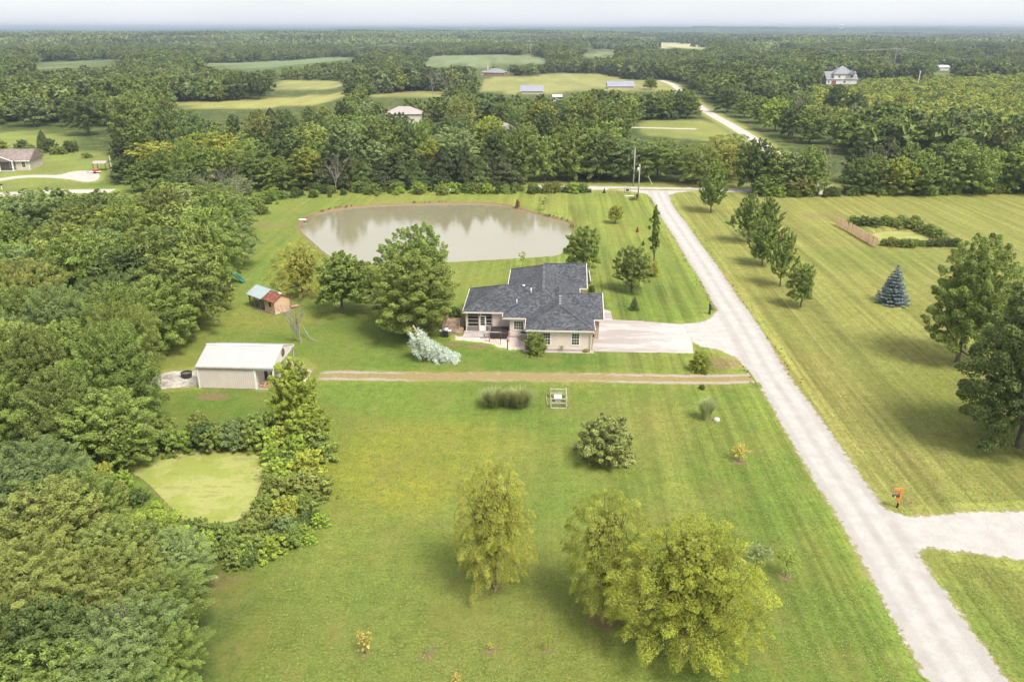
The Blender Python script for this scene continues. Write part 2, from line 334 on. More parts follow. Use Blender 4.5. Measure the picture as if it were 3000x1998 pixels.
def grass_nodes(t):
    """grass colour from the land's own attributes plus fine procedural variation; returns colour, bump height"""
    g = t.n('Attribute', attribute_name='gcol').outputs['Color']
    o = t.obj()
    a = t.noise(0.9, 5, o, 0.65); b = t.noise(5.0, 4, o, 0.7); cc = t.noise(0.16, 4, o, 0.6)
    f = t.math('ADD', t.math('MULTIPLY_ADD', a, 0.42, 0.79), t.math('MULTIPLY_ADD', b, 0.8, -0.4))
    col = t.scale_col(g, t.math('MULTIPLY', f, 1.17))
    pa = t.noise(0.33, 5, o, 0.7); pb = t.noise(0.55, 5, t.vmap(o, (1.3, .8, 1), (0, 0, .6)), 0.7)
    col = t.mix(t.rng(pa, 0.5, 1.0, 0, 0.55), col, (0.300, 0.262, 0.085)); col = t.mix(t.rng(pb, 0.5, 1.0, 0, 0.5), col, (0.130, 0.215, 0.040))
    col = t.mix(t.rng(cc, 0.45, 0.85, 0, 0.4), col, (0.250, 0.232, 0.060))
    col = t.mix(t.rng(t.noise(1.7, 4, o, 0.75), 0.52, 0.9, 0, 0.5), col, (0.095, 0.140, 0.030))
    cv = t.n('CombineXYZ'); t.l(t.math('MULTIPLY', t.attr('lat'), 0.62), cv.inputs[0]); t.l(t.math('MULTIPLY', t.attr('along'), 0.018), cv.inputs[1])
    st = t.noise(1.0, 3.0, cv.outputs[0], 0.6)
    cv2 = t.n('CombineXYZ'); t.l(t.math('MULTIPLY', t.attr('lat'), 2.3), cv2.inputs[0]); t.l(t.math('MULTIPLY', t.attr('along'), 0.03), cv2.inputs[1])
    st2 = t.noise(1.0, 1.0, cv2.outputs[0], 0.5)
    sf = t.math('MULTIPLY', t.math('ADD', t.rng(st, 0.25, 0.75, -0.17, 0.17), t.rng(st2, 0.25, 0.75, -0.10, 0.10)), t.math('MULTIPLY_ADD', t.noise(0.05, 2, o), 0.9, 0.35))
    col = t.scale_col(col, t.math('ADD', 1.0, t.math('MULTIPLY', sf, t.attr('stripe'))))
    clov = t.n('TexVoronoi'); clov.inputs['Scale'].default_value = 2.2; t.l(o, clov.inputs['Vector'])
    cf = t.math('MULTIPLY', t.rng(clov.outputs['Distance'], 0.14, 0.05), t.rng(t.noise(0.11, 3, o), 0.62, 0.8))
    col = t.mix(t.math('MULTIPLY', cf, 0.55), col, (0.42, 0.43, 0.33))
    soil = t.mix(t.noise(3.0, 5, o, 0.7), (0.33, 0.225, 0.135), (0.20, 0.135, 0.075))
    dm = t.rng(t.math('ADD', t.attr('dirt'), t.math('MULTIPLY_ADD', t.noise(2.4, 5, o, 0.75), 0.8, -0.4)), 0.34, 0.70)
    col = t.mix(dm, col, soil)
    h = t.math('ADD', t.math('MULTIPLY', b, 0.6), t.noise(16, 2, o, 0.7))
    return col, h
t = NT('grass'); c_, h_ = grass_nodes(t); t.principled(c_, 0.9, 0.12, t.bump(h_, 0.10, 0.8)); M_GRASS = t.m

def geo(a, b, s, g):
    out = [a]; d = s
    while abs(out[-1]) < abs(b): out.append(out[-1] + math.copysign(d, b)); d *= g
    return np.array(out)
xs = np.concatenate([geo(-128, -14000, 0.8, 1.13)[::-1], np.arange(-127.4, 128, 0.6), geo(128, 14000, 0.8, 1.13)])
ys = np.concatenate([[-60, 0, 12, 22], np.arange(30, 215, 0.6), geo(215, 16000, 0.7, 1.085)])
X, Y = np.meshgrid(xs, ys); X = X.ravel(); Y = Y.ravel()
ps = np.maximum(np.maximum(sdf(X, Y, POND), sdf(X, Y, DUCK)), sdf(X, Y, ALGA))
Z = terrain(X, Y) - 1.3 * sstep(-0.35, 1.5, ps) + 0.10 * (vnoise(X, Y, 9, 9) - 0.5) * sstep(0.5, 3.0, -ps) * 0
nx, ny = len(xs), len(ys); idx = np.arange(nx * ny).reshape(ny, nx)
quads = np.stack([idx[:-1, :-1], idx[:-1, 1:], idx[1:, 1:], idx[1:, :-1]], -1).reshape(-1, 4)
me = mesh_np('ground', np.stack([X, Y, Z], 1), quads, M_GRASS, smooth=True); land_attrs(me, X, Y)
tag(link(bpy.data.objects.new('ground', me)), kind='structure')

def area(name, sd_fn, box, res, mat, lift, margin, kind='structure', extra=None):
    x = np.arange(box[0], box[1], res); y = np.arange(box[2], box[3], res)
    XX, YY = np.meshgrid(x, y); s = sd_fn(XX.ravel(), YY.ravel())
    id_ = np.arange(len(x) * len(y)).reshape(len(y), len(x))
    q = np.stack([id_[:-1, :-1], id_[:-1, 1:], id_[1:, 1:], id_[1:, :-1]], -1).reshape(-1, 4)
    q = q[(s[q] > -margin).any(1)]; used = np.unique(q); re = np.zeros(len(s), int); re[used] = np.arange(len(used))
    px, py = XX.ravel()[used], YY.ravel()[used]
    z = terrain(px, py) + lift
    m = mesh_np(name, np.stack([px, py, z], 1), re[q], mat, smooth=True)
    land_attrs(m, px, py, edge=s[used], **({k: f(px, py) for k, f in (extra or {}).items()}))
    return tag(link(bpy.data.objects.new(name, m)), kind=kind)
def gravel_mat(name, light, dark, ragged=0.5, tint=None):
    t = NT(name); gc, h = grass_nodes(t); o = t.obj()
    a = t.noise(0.7, 6, o, 0.7); b = t.noise(9.0, 4, o, 0.75)
    c = t.mix(t.rng(t.math('ADD', t.math('MULTIPLY', a, 0.6), t.math('MULTIPLY', b, 0.4)), 0.36, 0.62), dark, light)
    if tint:   # wheel tracks: packed and pale, looser darker stone between and beside them
        w = t.attr('mid'); tr = t.rng(t.math('ABSOLUTE', t.math('SUBTRACT', w, 0.85)), 0.25, 0.75, 0.0, 1.0)
        tr = t.math('MULTIPLY', tr, t.rng(w, 2.7, 2.1))
        c = t.mix(t.math('MULTIPLY', tr, t.math('MULTIPLY_ADD', t.noise(0.5, 5, o, 0.7), 0.7, 0.2)), c, tint)
    m = t.rng(t.math('ADD', t.attr('edge'), t.math('MULTIPLY_ADD', t.noise(1.6, 6, o, 0.75), ragged * 2, -ragged)), -0.10, 0.14)
    soil = t.mix(t.noise(4, 4, o), (0.36, 0.27, 0.17), (0.22, 0.19, 0.09))
    m2 = t.rng(t.math('ADD', t.attr('edge'), t.math('MULTIPLY_ADD', t.noise(1.1, 5, o, 0.7), ragged * 2.4, -ragged * 0.9)), -0.15, 0.3)
    col = t.mix(t.math('MULTIPLY', m2, 0.7), gc, soil); col = t.mix(m, col, c)
    t.principled(col, 0.95, 0.1, t.bump(t.math('ADD', b, h), 0.04, 0.7)); return t.m
M_GRAVEL = gravel_mat('white_gravel', (0.475, 0.448, 0.425), (0.415, 0.388, 0.365), 0.52, (0.345, 0.318, 0.295))
M_GRAVEL2 = gravel_mat('far_gravel', (0.50, 0.46, 0.42), (0.42, 0.38, 0.345), 0.35)
def lane_sdf(x, y):
    s = np.maximum(sdf(x, y, LANE), sdf(x, y, DRIVE_R)); return np.maximum(s, np.maximum(sdf(x, y, APRON), sdf(x, y, JUNC)))
mid = {'mid': lambda x, y: seg_dist(x, y, LANE_C, False)}
area('gravel_road', lane_sdf, (16, 66, 22, 196), 0.3, M_GRAVEL, 0.006, 1.3, extra=mid)
area('cross_road', lambda x, y: sdf(x, y, CROSS), (0, 90, 180, 205), 0.45, M_GRAVEL2, 0.003, 1.0)
area('far_road', lambda x, y: sdf(x, y, FARROAD), (60, 180, 190, 700), 1.0, M_GRAVEL2, 0.01, 1.5)
area('driveway', lambda x, y: np.maximum(sdf(x, y, NEIGH_D), sdf(x, y, NEIGH_R)), (-170, -70, 170, 230), 0.6, M_GRAVEL2, 0.005, 1.0)
area('path', lambda x, y: sdf(x, y, SPUR), (20, 90, 290, 330), 0.6, M_GRAVEL2, 0.005, 1.0)
# two-track farm lane: worn brown grass with stone showing in the ruts
t = NT('track_soil'); gc, h = grass_nodes(t); o = t.obj()
drygrass = t.mix(t.noise(2.5, 5, o, 0.7), (0.37, 0.30, 0.145), (0.27, 0.215, 0.085))
stone = t.mix(t.noise(6, 4, o, 0.7), (0.50, 0.44, 0.375), (0.36, 0.29, 0.22))
rut = t.rng(t.math('ABSOLUTE', t.math('SUBTRACT', t.attr('mid'), 0.95)), 0.55, 0.1)
sm = t.rng(t.math('ADD', t.math('MULTIPLY', rut, t.math('MULTIPLY_ADD', t.attr('stone'), 0.75, 0.12)), t.math('MULTIPLY_ADD', t.noise(1.1, 6, t.vmap(o, (0.5, 1.6, 1)), 0.8), 1.5, -0.75)), 0.30, 0.52)
col = t.mix(sm, drygrass, stone)
em = t.rng(t.math('ADD', t.attr('edge'), t.math('MULTIPLY_ADD', t.noise(1.0, 6, t.vmap(o, (0.4, 1.3, 1)), 0.8), 1.6, -0.85)), -0.22, 0.35)
col = t.mix(em, gc, col); t.principled(col, 0.95, 0.1, t.bump(h, 0.08, 0.8)); M_TRACK = t.m
area('dirt_track', lambda x, y: np.where(lane_sdf(x, y) > .1, -99, sdf(x, y, TRACK)), (-24, 32, 74, 88), 0.25, M_TRACK, 0.0075, 0.9,
     extra={'mid': lambda x, y: seg_dist(x, y, TRACK_C, False), 'stone': lambda x, y: sstep(0, 24, x) + 0.9 * sstep(-8, -18, x)})
t = NT('bed_stone'); o = t.obj(); v = t.n('TexVoronoi'); v.inputs['Scale'].default_value = 5.0; t.l(o, v.inputs['Vector'])
c = t.mix(v.outputs['Color'], (0.62, 0.50, 0.43), (0.40, 0.30, 0.25)); gc, h = grass_nodes(t)
m = t.rng(t.math('ADD', t.attr('edge'), t.math('MULTIPLY_ADD', t.noise(2, 4, o), 0.5, -0.25)), -0.06, 0.06)
t.principled(t.mix(m, gc, t.mix(t.noise(1.4, 5, o), c, (0.58, 0.50, 0.45))), 0.95, 0.1, t.bump(v.outputs['Distance'], 0.05)); M_BED = t.m
area('gravel_bed', lambda x, y: sdf(x, y, PATIO_G), (-9, 3, 86, 97), 0.2, M_BED, 0.004, 0.5)
SHED_G = smooth_poly(GP([(420,1140),(432,1112),(480,1092),(540,1085),(600,1085),(600,1128),(520,1136)]), 1)
SHED_P = smooth_poly(GP([(740,1140),(760,1060),(870,1050),(900,1085),(965,1090),(960,1110),(900,1118),(860,1130)]), 1)
M_GRAVEL3 = gravel_mat('loose_gravel', (0.58, 0.53, 0.49), (0.30, 0.25, 0.21), 0.7)
area('gravel_patch', lambda x, y: np.maximum(sdf(x, y, SHED_G), sdf(x, y, SHED_P)), (-46, -18, 74, 90), 0.3, M_GRAVEL3, 0.0045, 0.9)
SITTING = smooth_poly(GP([(1075,866),(1090,835),(1120,832),(1130,852),(1112,866)]), 1)
area('fire_pit_ground', lambda x, y: sdf(x, y, SITTING), (-24, -10, 105, 118), 0.3, M_GRAVEL3, 0.004, 0.6)
# poured concrete
t = NT('concrete'); o = t.obj()
c = t.mix(t.rng(t.noise(0.35, 6, t.vmap(o, (0.35, 1.5, 1)), 0.7), 0.40, 0.64), (0.345, 0.305, 0.285), (0.455, 0.415, 0.39))
c = t.mix(t.rng(t.noise(1.3, 6, o, 0.75), 0.5, 0.75, 0, 0.5), c, (0.33, 0.28, 0.26))
sx = t.n('SeparateXYZ'); t.l(o, sx.inputs[0])
wash = t.rng(t.math('ADD', sx.outputs[0], t.math('MULTIPLY_ADD', t.noise(0.5, 5, o, 0.7), 7.0, -3.5)), 16.5, 22.0)
c = t.mix(t.math('MULTIPLY', wash, 0.8), c, (0.47, 0.435, 0.41))
t.principled(c, 0.9, 0.15, t.bump(t.noise(30, 3, o), 0.01)); M_CONC = t.m
def slab(name, poly, z0, z1, mat):
    p = [tuple(q) for q in poly]
    a = sum(p[i][0] * p[(i + 1) % len(p)][1] - p[(i + 1) % len(p)][0] * p[i][1] for i in range(len(p)))
    if a < 0: p = p[::-1]
    return tag(MB().prism(p, z0, z1).build(name, mat), kind='structure')
slab('concrete_driveway', CONC, -0.1, 0.012, M_CONC); slab('concrete_walkway', WALK, -0.1, 0.016, M_CONC)
# ------------------------------------------------------------------ water
def water_plane(name, poly, z, mat):
    c = poly.mean(0); p = c + (poly - c) * (1 + 0.9 / np.linalg.norm(poly - c, axis=1))[:, None]
    m = bpy.data.meshes.new(name); m.from_pydata([(a, b, z) for a, b in p], [], [tuple(range(len(p)))]); m.materials.append(mat)
    return tag(link(bpy.data.objects.new(name, m)), kind='structure')
t = NT('pond_water'); o = t.obj()
c = t.mix(t.noise(0.05, 4, o), (0.235, 0.215, 0.130), (0.265, 0.243, 0.158))
b = t.principled(c, 0.03, 0.5, t.bump(t.math('ADD', t.noise(2.2, 3, t.vmap(o, (1, 2.2, 1))), t.math('MULTIPLY', t.noise(0.45, 2, o), 1.5)), 0.0022, 1.0)); b.inputs['IOR'].default_value = 2.2
water_plane('pond_water', POND, -0.32, t.m)
t = NT('duckweed'); o = t.obj()
c = t.mix(t.rng(t.noise(0.25, 5, o, 0.65), 0.38, 0.62), (0.250, 0.280, 0.062), (0.315, 0.322, 0.105))
c = t.mix(t.rng(t.noise(0.7, 6, t.vmap(o, (0.6, 1.8, 1)), 0.7), 0.60, 0.72, 0, 0.55), c, (0.22, 0.20, 0.06))
c = t.scale_col(c, t.math('MULTIPLY_ADD', t.noise(12, 3, o, 0.8), 0.5, 0.75))
t.principled(c, 0.75, 0.25, t.bump(t.noise(18, 3, o), 0.01)); M_DUCK = t.m
water_plane('duckweed_pond', DUCK, -0.30, M_DUCK)
water_plane('algae_pond', ALGA, -0.30, M_DUCK)
# ================================================================== TREES
def leaf_mat(name, tone=None):
    t = NT(name); oi = t.n('ObjectInfo'); lv = t.attr('lv')
    if tone is None: base = oi.outputs['Color']
    else:
        r = t.n('RGB'); r.outputs[0].default_value = (*tone, 1); base = r.outputs[0]
    hs = t.n('HueSaturation'); t.l(base, hs.inputs['Color'])
    if tone is not None: t.l(t.math('MULTIPLY_ADD', oi.outputs['Random'], 0.018, 0.498), hs.inputs['Hue'])
    else: hs.inputs['Hue'].default_value = 0.506
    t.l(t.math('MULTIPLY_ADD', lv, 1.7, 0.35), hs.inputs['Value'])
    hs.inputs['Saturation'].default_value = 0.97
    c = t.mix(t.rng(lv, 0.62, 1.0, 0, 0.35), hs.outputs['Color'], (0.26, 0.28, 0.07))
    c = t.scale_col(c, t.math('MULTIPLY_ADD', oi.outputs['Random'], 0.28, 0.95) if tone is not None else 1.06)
    bs = t.n('BsdfPrincipled'); t.l(c, bs.inputs['Base Color']); bs.inputs['Roughness'].default_value = 0.5; bs.inputs['Specular IOR Level'].default_value = 0.3
    tl = t.n('BsdfTranslucent'); t.l(t.scale_col(c, 1.0), tl.inputs['Color'])
    ms = t.n('MixShader'); ms.inputs[0].default_value = 0.26; t.l(bs.outputs[0], ms.inputs[1]); t.l(tl.outputs[0], ms.inputs[2]); t.l(ms.outputs[0], t.out.inputs['Surface'])
    return t.m
M_LEAF = leaf_mat('leaves')
t = NT('bark'); o = t.obj(); n_ = t.noise(6, 5, t.vmap(o, (1, 1, 0.25)), 0.7)
t.principled(t.mix(n_, (0.085, 0.066, 0.050), (0.20, 0.165, 0.135)), 0.95, 0.1, t.bump(n_, 0.03)); M_BARK = t.m
t = NT('dead_wood'); o = t.obj(); n_ = t.noise(4, 5, o, 0.7)
t.principled(t.mix(n_, (0.20, 0.165, 0.145), (0.40, 0.345, 0.31)), 0.9, 0.1); M_DEAD = t.m

def unit(a): return a / np.maximum(np.linalg.norm(a, axis=-1, keepdims=True), 1e-9)
def leaf_quads(P, N, s, asp, g, T=None, cup=0.18):
    """one folded diamond per leaf spray; s may vary"""
    n = len(P); s = np.broadcast_to(s, (n,))[:, None]
    r = unit(g.normal(size=(n, 3))) if T is None else T
    t_ = unit(r - (r * N).sum(1, keepdims=True) * N); b_ = np.cross(N, t_)
    V = np.stack([P - t_ * s - N * s * cup, P + b_ * s * asp, P + t_ * s - N * s * cup, P - b_ * s * asp], 1).reshape(-1, 3)
    return V
def leaf_mesh(name, V, lv, extra=None, mats=None):
    n = len(V) // 4; q = np.arange(4 * n).reshape(n, 4)
    if extra is None: me = mesh_np(name, V, q, mats or M_LEAF)
    else:
        ev = np.array(extra.v); f4 = [f for f in extra.f if len(f) == 4]
        me = mesh_np(name, np.concatenate([V, ev]), [q, np.array(f4) + len(V)], [M_LEAF, M_BARK], np.r_[np.zeros(n), np.ones(len(f4))])
        lv = np.r_[lv, np.full(len(f4), 0.4)]
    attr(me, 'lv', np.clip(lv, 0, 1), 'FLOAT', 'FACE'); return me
def ball(g, n): return unit(g.normal(size=(n, 3)))
def clusters_dome(g, R, H, zb, nc, shape):
    """centres and radii of leaf clumps for a crown of radius R from height zb to H"""
    C = []; P_ = np.zeros((0, 3)); R_a = np.zeros(0); tries = 0; lob = [(unit(g.normal(size=3) * [1, 1, .6]), g.uniform(-.35, .3)) for _ in range(9)]
    while len(C) < nc and tries < nc * 40:
        tries += 1
        z = g.uniform(0, 1) ** (0.8 if shape != 'vase' else 0.9); a = g.uniform(0, 2 * math.pi)
        if shape == 'round': prof = math.sqrt(max(0.02, 1 - (abs(z - 0.42) / (0.60 if z > 0.42 else 0.66)) ** 2.2))
        elif shape == 'flat': prof = math.sqrt(max(0.02, 1 - (abs(z - 0.62) / (0.40 if z > 0.62 else 0.85)) ** 2.4))
        elif shape == 'vase': prof = max(0.06, (1 - z) ** 0.55 * 1.38 * min(1, 0.36 + 2.2 * z))
        elif shape == 'tall': prof = max(0.08, (1 - z ** 3.4) ** 0.62) * min(1, 0.55 + 1.8 * z)
        else: prof = math.sqrt(max(0.03, 1 - (z * .97) ** 3))
        d = np.array([math.cos(a), math.sin(a), (z - .5) * 1.4]); du = d / np.linalg.norm(d)
        k = 1 + sum(w_ * max(0, float(du @ l)) ** 3 for l, w_ in lob)
        rho = R * prof * k * (g.uniform(0.60, 1.02) if g.uniform() < 0.85 else g.uniform(0.1, 0.6))
        p = np.array([rho * math.cos(a), rho * math.sin(a), zb + (H - zb) * (0.04 + 0.90 * z)])
        rc = R * (0.09 + 0.19 * g.uniform() ** 1.2) * (0.8 if z > 0.85 or shape == 'vase' else 1)
        if len(C) == 0 or (np.linalg.norm(P_ - p, axis=1) > 0.66 * (rc + R_a)).all(): C.append((p, rc)); P_ = np.vstack([P_, p]); R_a = np.append(R_a, rc)
    return C
def crown_dome(seed, R, H, zb, nc, nl, ls, shape='round', flat=0.72, asp=0.5, upw=0.55, core=0.14, ln=1.5, wid=.62, rise=.45, droop=.15, lmix=.35):
    """a crown of leafy branch tips: each tip is an elongated spray pointing out and up, dark gaps between them"""
    g = np.random.default_rng(seed); C = clusters_dome(g, R, H, zb, nc, shape)
    tot = sum(r * r for _, r in C); Vs = []; L = []
    ax = np.array([0, 0, zb + (H - zb) * .30]); UP = np.array([0, 0, 1.])
    for p, rc in C:
        n = max(10, int(nl * rc * rc / tot)); out = unit((p - ax)[None])[0]; out = unit((out * np.array([1, 1, .6]) + UP * rise + g.normal(size=3) * .28)[None])[0]
        l = rc * ln * g.uniform(.8, 1.35); s_ = g.uniform(size=n) ** .75
        e1 = unit(np.cross(out, UP + g.normal(size=3) * .01)[None])[0]; e2 = np.cross(e1, out)
        th = g.uniform(0, 2 * math.pi, n); rr = np.sqrt(g.uniform(size=n)) * rc * wid * (1.12 - .75 * s_ ** 1.5)
        rad = np.cos(th)[:, None] * e1 + np.sin(th)[:, None] * e2 * flat
        P = p + out * (l * (s_ - .45))[:, None] + rad * rr[:, None] * 1.25 - UP * (droop * l * s_ ** 2)[:, None]
        N = unit(UP * upw + out * .22 + rad * .55 + g.normal(size=(n, 3)) * .40)
        T = unit(out * (lmix * 2) + rad * .6 + g.normal(size=(n, 3)) * .55)
        cl = g.normal(0.36, 0.09)
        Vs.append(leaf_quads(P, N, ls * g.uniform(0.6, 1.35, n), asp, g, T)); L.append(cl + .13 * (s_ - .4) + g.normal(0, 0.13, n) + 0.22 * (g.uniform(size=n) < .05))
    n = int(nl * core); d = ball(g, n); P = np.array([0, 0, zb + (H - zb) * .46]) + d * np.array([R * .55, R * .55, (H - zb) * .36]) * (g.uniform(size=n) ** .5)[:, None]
    Vs.append(leaf_quads(P, unit(d + g.normal(size=(n, 3)) * .5), ls * 1.8, .7, g)); L.append(np.full(n, 0.30))  # inner leaves coloured darker to deepen the shaded gaps of the crown
    return np.concatenate(Vs), np.concatenate(L), C
def trunk_mb(seed, H, zb, C, r0, n=6, limbs=7):
    g = random.Random(seed); m = MB(); top = H * 0.72; pts = []; 
    for i in range(7):
        f = i / 6; pts.append((g.uniform(-.03, .03) * H * f, g.uniform(-.03, .03) * H * f, -0.25 + (top + .25) * f))
    m.tube(pts, [r0 * 1.35] + [r0 * (1 - 0.8 * i / 6) for i in range(1, 7)], n, cap=False)
    for p, rc in sorted(C, key=lambda q: g.random())[:limbs]:
        k = g.randint(1, 4); a = Vector(pts[k]); b = Vector(p); mid_ = a.lerp(b, .5) + Vector((0, 0, -0.06 * H))
        m.tube([a, mid_, b], [r0 * .5, r0 * .32, r0 * .08], 4 if n < 7 else 5, cap=False)
    return m
def cone_crown(seed, R, H, zb, nl, ls, kind):
    g = np.random.default_rng(seed); Vs = []; L = []
    if kind == 'cedar':      # dense upswept dark sprays, ragged cone
        z = g.uniform(0, 1, nl) ** 1.15; a = g.uniform(0, 2 * math.pi, nl)
        bump = 1 + 0.22 * np.sin(a * 3 + z * 9 + seed) + 0.16 * np.sin(a * 7 - z * 21 + seed * 2) + 0.12 * np.sin(z * 40 + a * 2)
        rad = R * np.minimum(1, (1 - z) ** 0.75 * 1.25) * np.minimum(1, 0.6 + z * 4) * bump * (0.5 + 0.5 * g.uniform(size=nl) ** 0.45)
        P = np.stack([rad * np.cos(a), rad * np.sin(a), zb + (H - zb) * z], 1)
        out = np.stack([np.cos(a), np.sin(a), np.full(nl, 0.35)], 1); N = unit(out + g.normal(size=(nl, 3)) * .45)
        T = unit(np.stack([np.cos(a) * .45, np.sin(a) * .45, np.ones(nl)], 1) + g.normal(size=(nl, 3)) * .35)
        V = leaf_quads(P, N, ls * g.uniform(.7, 1.3, nl), .42, g, T); L = .38 + .11 * np.sin(a * 5 + z * 17) + g.normal(0, .12, nl)
        return V, L
    # spruce: whorls of stiff branches with short needles
    tiers = 13
    for i in range(tiers):
        f = i / (tiers - 1); zt = zb + (H - zb) * (0.02 + 0.95 * f); rr = R * (1 - f) ** 0.82 * g.uniform(.9, 1.06) + 0.05
        nb = max(4, int(20 * (1 - f) + 4)); a0 = g.uniform(0, 6)
        for k in range(nb):
            a = a0 + 2 * math.pi * k / nb + g.uniform(-.12, .12); r1 = rr * g.uniform(.70, 1.15); n = max(8, int(nl / (tiers * 13) * (0.35 + r1 / R)))
            s = g.uniform(0.12, 1, n) ** 0.7; dirv = np.array([math.cos(a), math.sin(a)])
            wid = g.normal(0, 0.10 * R * 0.6, n) * (1 - 0.5 * s)
            P = np.stack([dirv[0] * r1 * s - dirv[1] * wid, dirv[1] * r1 * s + dirv[0] * wid, zt - 0.30 * r1 * s + 0.26 * r1 * s ** 3 + g.normal(0, .02 * R, n)], 1)
            T = unit(np.stack([dirv[0] + g.normal(0, .5, n), dirv[1] + g.normal(0, .5, n), g.uniform(-.1, .6, n)], 1)); N = unit(np.array([0, 0, 1.]) + g.normal(size=(n, 3)) * .5)
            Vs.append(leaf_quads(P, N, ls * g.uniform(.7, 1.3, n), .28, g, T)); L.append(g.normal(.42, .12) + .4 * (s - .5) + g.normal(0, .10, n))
    return np.concatenate(Vs), np.concatenate(L)
def dead_mb(seed, H, spread, r0, depth_=4, droop=0.0, lean=(0, 0)):
    g = random.Random(seed); m = MB()
    def grow(p, d, ln, r, k):
        pts = [p]; q = p; dd = d
        for i in range(3):
            dd = (dd + Vector((g.uniform(-.22, .22), g.uniform(-.22, .22), g.uniform(-.12, .16) - droop))).normalized(); q = q + dd * ln / 3; pts.append(q)
        m.tube(pts, [r, r * .82, r * .66, r * .5], 5 if r > .05 else 3, cap=False)
        if k > 0:
            for j in range(5 if k == depth_ else g.choice([2, 3, 3, 4]) if k > 1 else 3):
                a = g.uniform(0, 6.28); s = spread * g.uniform(.6, 1.25)
                nd = (dd + Vector((math.cos(a) * s, math.sin(a) * s, g.uniform(-.1, .3) + (.45 if k >= depth_ - 1 else 0)))).normalized()
                grow(pts[g.choice([1, 2, 3, 3]) if k < depth_ else g.choice([2, 3, 3])], nd, ln * (g.uniform(1.0, 1.5) if k == depth_ else g.uniform(.5, .8)), r * (.6 if k == depth_ else .5), k - 1)
    grow(Vector((0, 0, -.2)), Vector((lean[0], lean[1], 1)).normalized(), H * .24, r0, depth_)
    return m

PROTO = {}
def proto(key, R, H, crown, trunk):
    PROTO[key] = (R, H, crown, trunk)
def reg_dome(key, seed, R, H, zb, nc, nl, ls, r0=.2, **kw):
    V, L, C = crown_dome(seed, R, H, zb, nc, nl, ls, **kw)
    proto(key, R, H, leaf_mesh('crown_' + key, V, L), trunk_mb(seed, H, zb, C, r0).mesh('trunk_' + key, M_BARK, True))
for i in range(3):
    reg_dome('oak%d' % i, 10 + i, 5.0, 11, .9, 120, 10500, .235)
    reg_dome('locust%d' % i, 20 + i, 5.2, 10, 1.8, 130, 11500, .21, shape='flat', flat=.45, asp=.34, upw=.8, rise=.2, ln=1.9, droop=.3)
    reg_dome('tall%d' % i, 30 + i, 4.0, 12, 1.0, 120, 10000, .215, shape='tall')
for i in range(2):
    reg_dome('oakhi%d' % i, 40 + i, 5.0, 10, .8, 230, 60000, .098)
    reg_dome('locusthi%d' % i, 50 + i, 5.2, 9, 1.4, 250, 62000, .094, shape='flat', flat=.6, asp=.30, upw=.7, ln=1.8, wid=.55, rise=.55, droop=.3)
    reg_dome('maple%d' % i, 60 + i, 3.2, 9.5, 1.3, 150, 17000, .145, shape='vase', r0=.13, rise=1.1, ln=2.0, wid=.5)
reg_dome('bigtree', 66, 5.4, 14, 1.9, 250, 62000, .118, shape='round', r0=.3)
reg_dome('bigtree1', 65, 5.0, 14, 1.9, 250, 60000, .118, shape='round', r0=.3)
reg_dome('dmaple', 67, 6.0, 13, 1.0, 270, 70000, .112, shape='round', r0=.3)
reg_dome('bright', 68, 3.0, 7.5, .4, 150, 20000, .125, shape='tall', r0=.12)
reg_dome('sapling', 69, 1.0, 3.2, 1.0, 30, 900, .08, shape='round', r0=.04, core=.05)
reg_dome('small', 70, 3.0, 6.5, 1.3, 130, 15000, .125, shape='round', r0=.14)
for i in range(3):
    V, L = cone_crown(80 + i, 2.9, 9, .15, 9000, .26, 'cedar'); proto('cedar%d' % i, 2.9, 9, leaf_mesh('crown_cedar', V, L), MB().tube([(0, 0, -.2), (0, 0, 7)], [.2, .04], 5, cap=False).mesh('trunk_cedar', M_BARK, True))
V, L = cone_crown(90, 2.0, 4.6, .25, 15000, .12, 'spruce'); proto('spruce', 2.0, 4.6, leaf_mesh('crown_spruce', V, L), MB().tube([(0, 0, -.2), (0, 0, 4.4)], [.14, .02], 6, cap=False).mesh('trunk_spruce', M_BARK, True))
V, L = cone_crown(91, 1.1, 2.6, .1, 2600, .13, 'spruce'); proto('pinelet', 1.1, 2.6, leaf_mesh('crown_pinelet', V, L), MB().tube([(0, 0, -.1), (0, 0, 2.4)], [.06, .01], 5, cap=False).mesh('trunk_pinelet', M_BARK, True))
for i, (nl_, ls_, nc_) in enumerate(((76000, .075, 280), (86000, .075, 310), (16000, .15, 150))):
    V, L, C = crown_dome(95 + i, 4.2, 8.6, .9, nc_, nl_, ls_, shape='round', asp=.22, flat=.8, ln=1.75, wid=.66, rise=.5, droop=.55, lmix=.8, core=.1); proto('willow%d' % i, 4.2, 8.6, leaf_mesh('crown_willow', V, L), trunk_mb(95 + i, 8.6, .9, C, .22, 7, 14).mesh('trunk_willow', M_BARK, True))
V, L, C = crown_dome(99, 1.15, 9.5, .5, 60, 7000, .17, shape='tall', flat=1.2); proto('column', 1.15, 9.5, leaf_mesh('crown_column', V, L), MB().tube([(0, 0, -.2), (0, 0, 8.5)], [.16, .03], 6, cap=False).mesh('trunk_column', M_BARK, True))
for i in range(3):
    V, L, C = crown_dome(105 + i, 1.6, 2.2, -.2, 70, 4600, .105, shape='half', flat=.8); proto('shrub%d' % i, 1.6, 2.2, leaf_mesh('crown_shrub', V, L), MB().tube([(0, 0, -.1), (.1, 0, 1.2)], [.06, .02], 5, cap=False).mesh('stem_shrub', M_BARK, True))
V, L, C = crown_dome(109, 1.6, 2.2, -.1, 120, 11000, .07, shape='half', flat=.8); proto('bush', 1.6, 2.2, leaf_mesh('crown_bush', V, L), MB().tube([(0, 0, -.1), (.1, 0, 1.2)], [.06, .02], 5, cap=False).mesh('stem_bush', M_BARK, True))

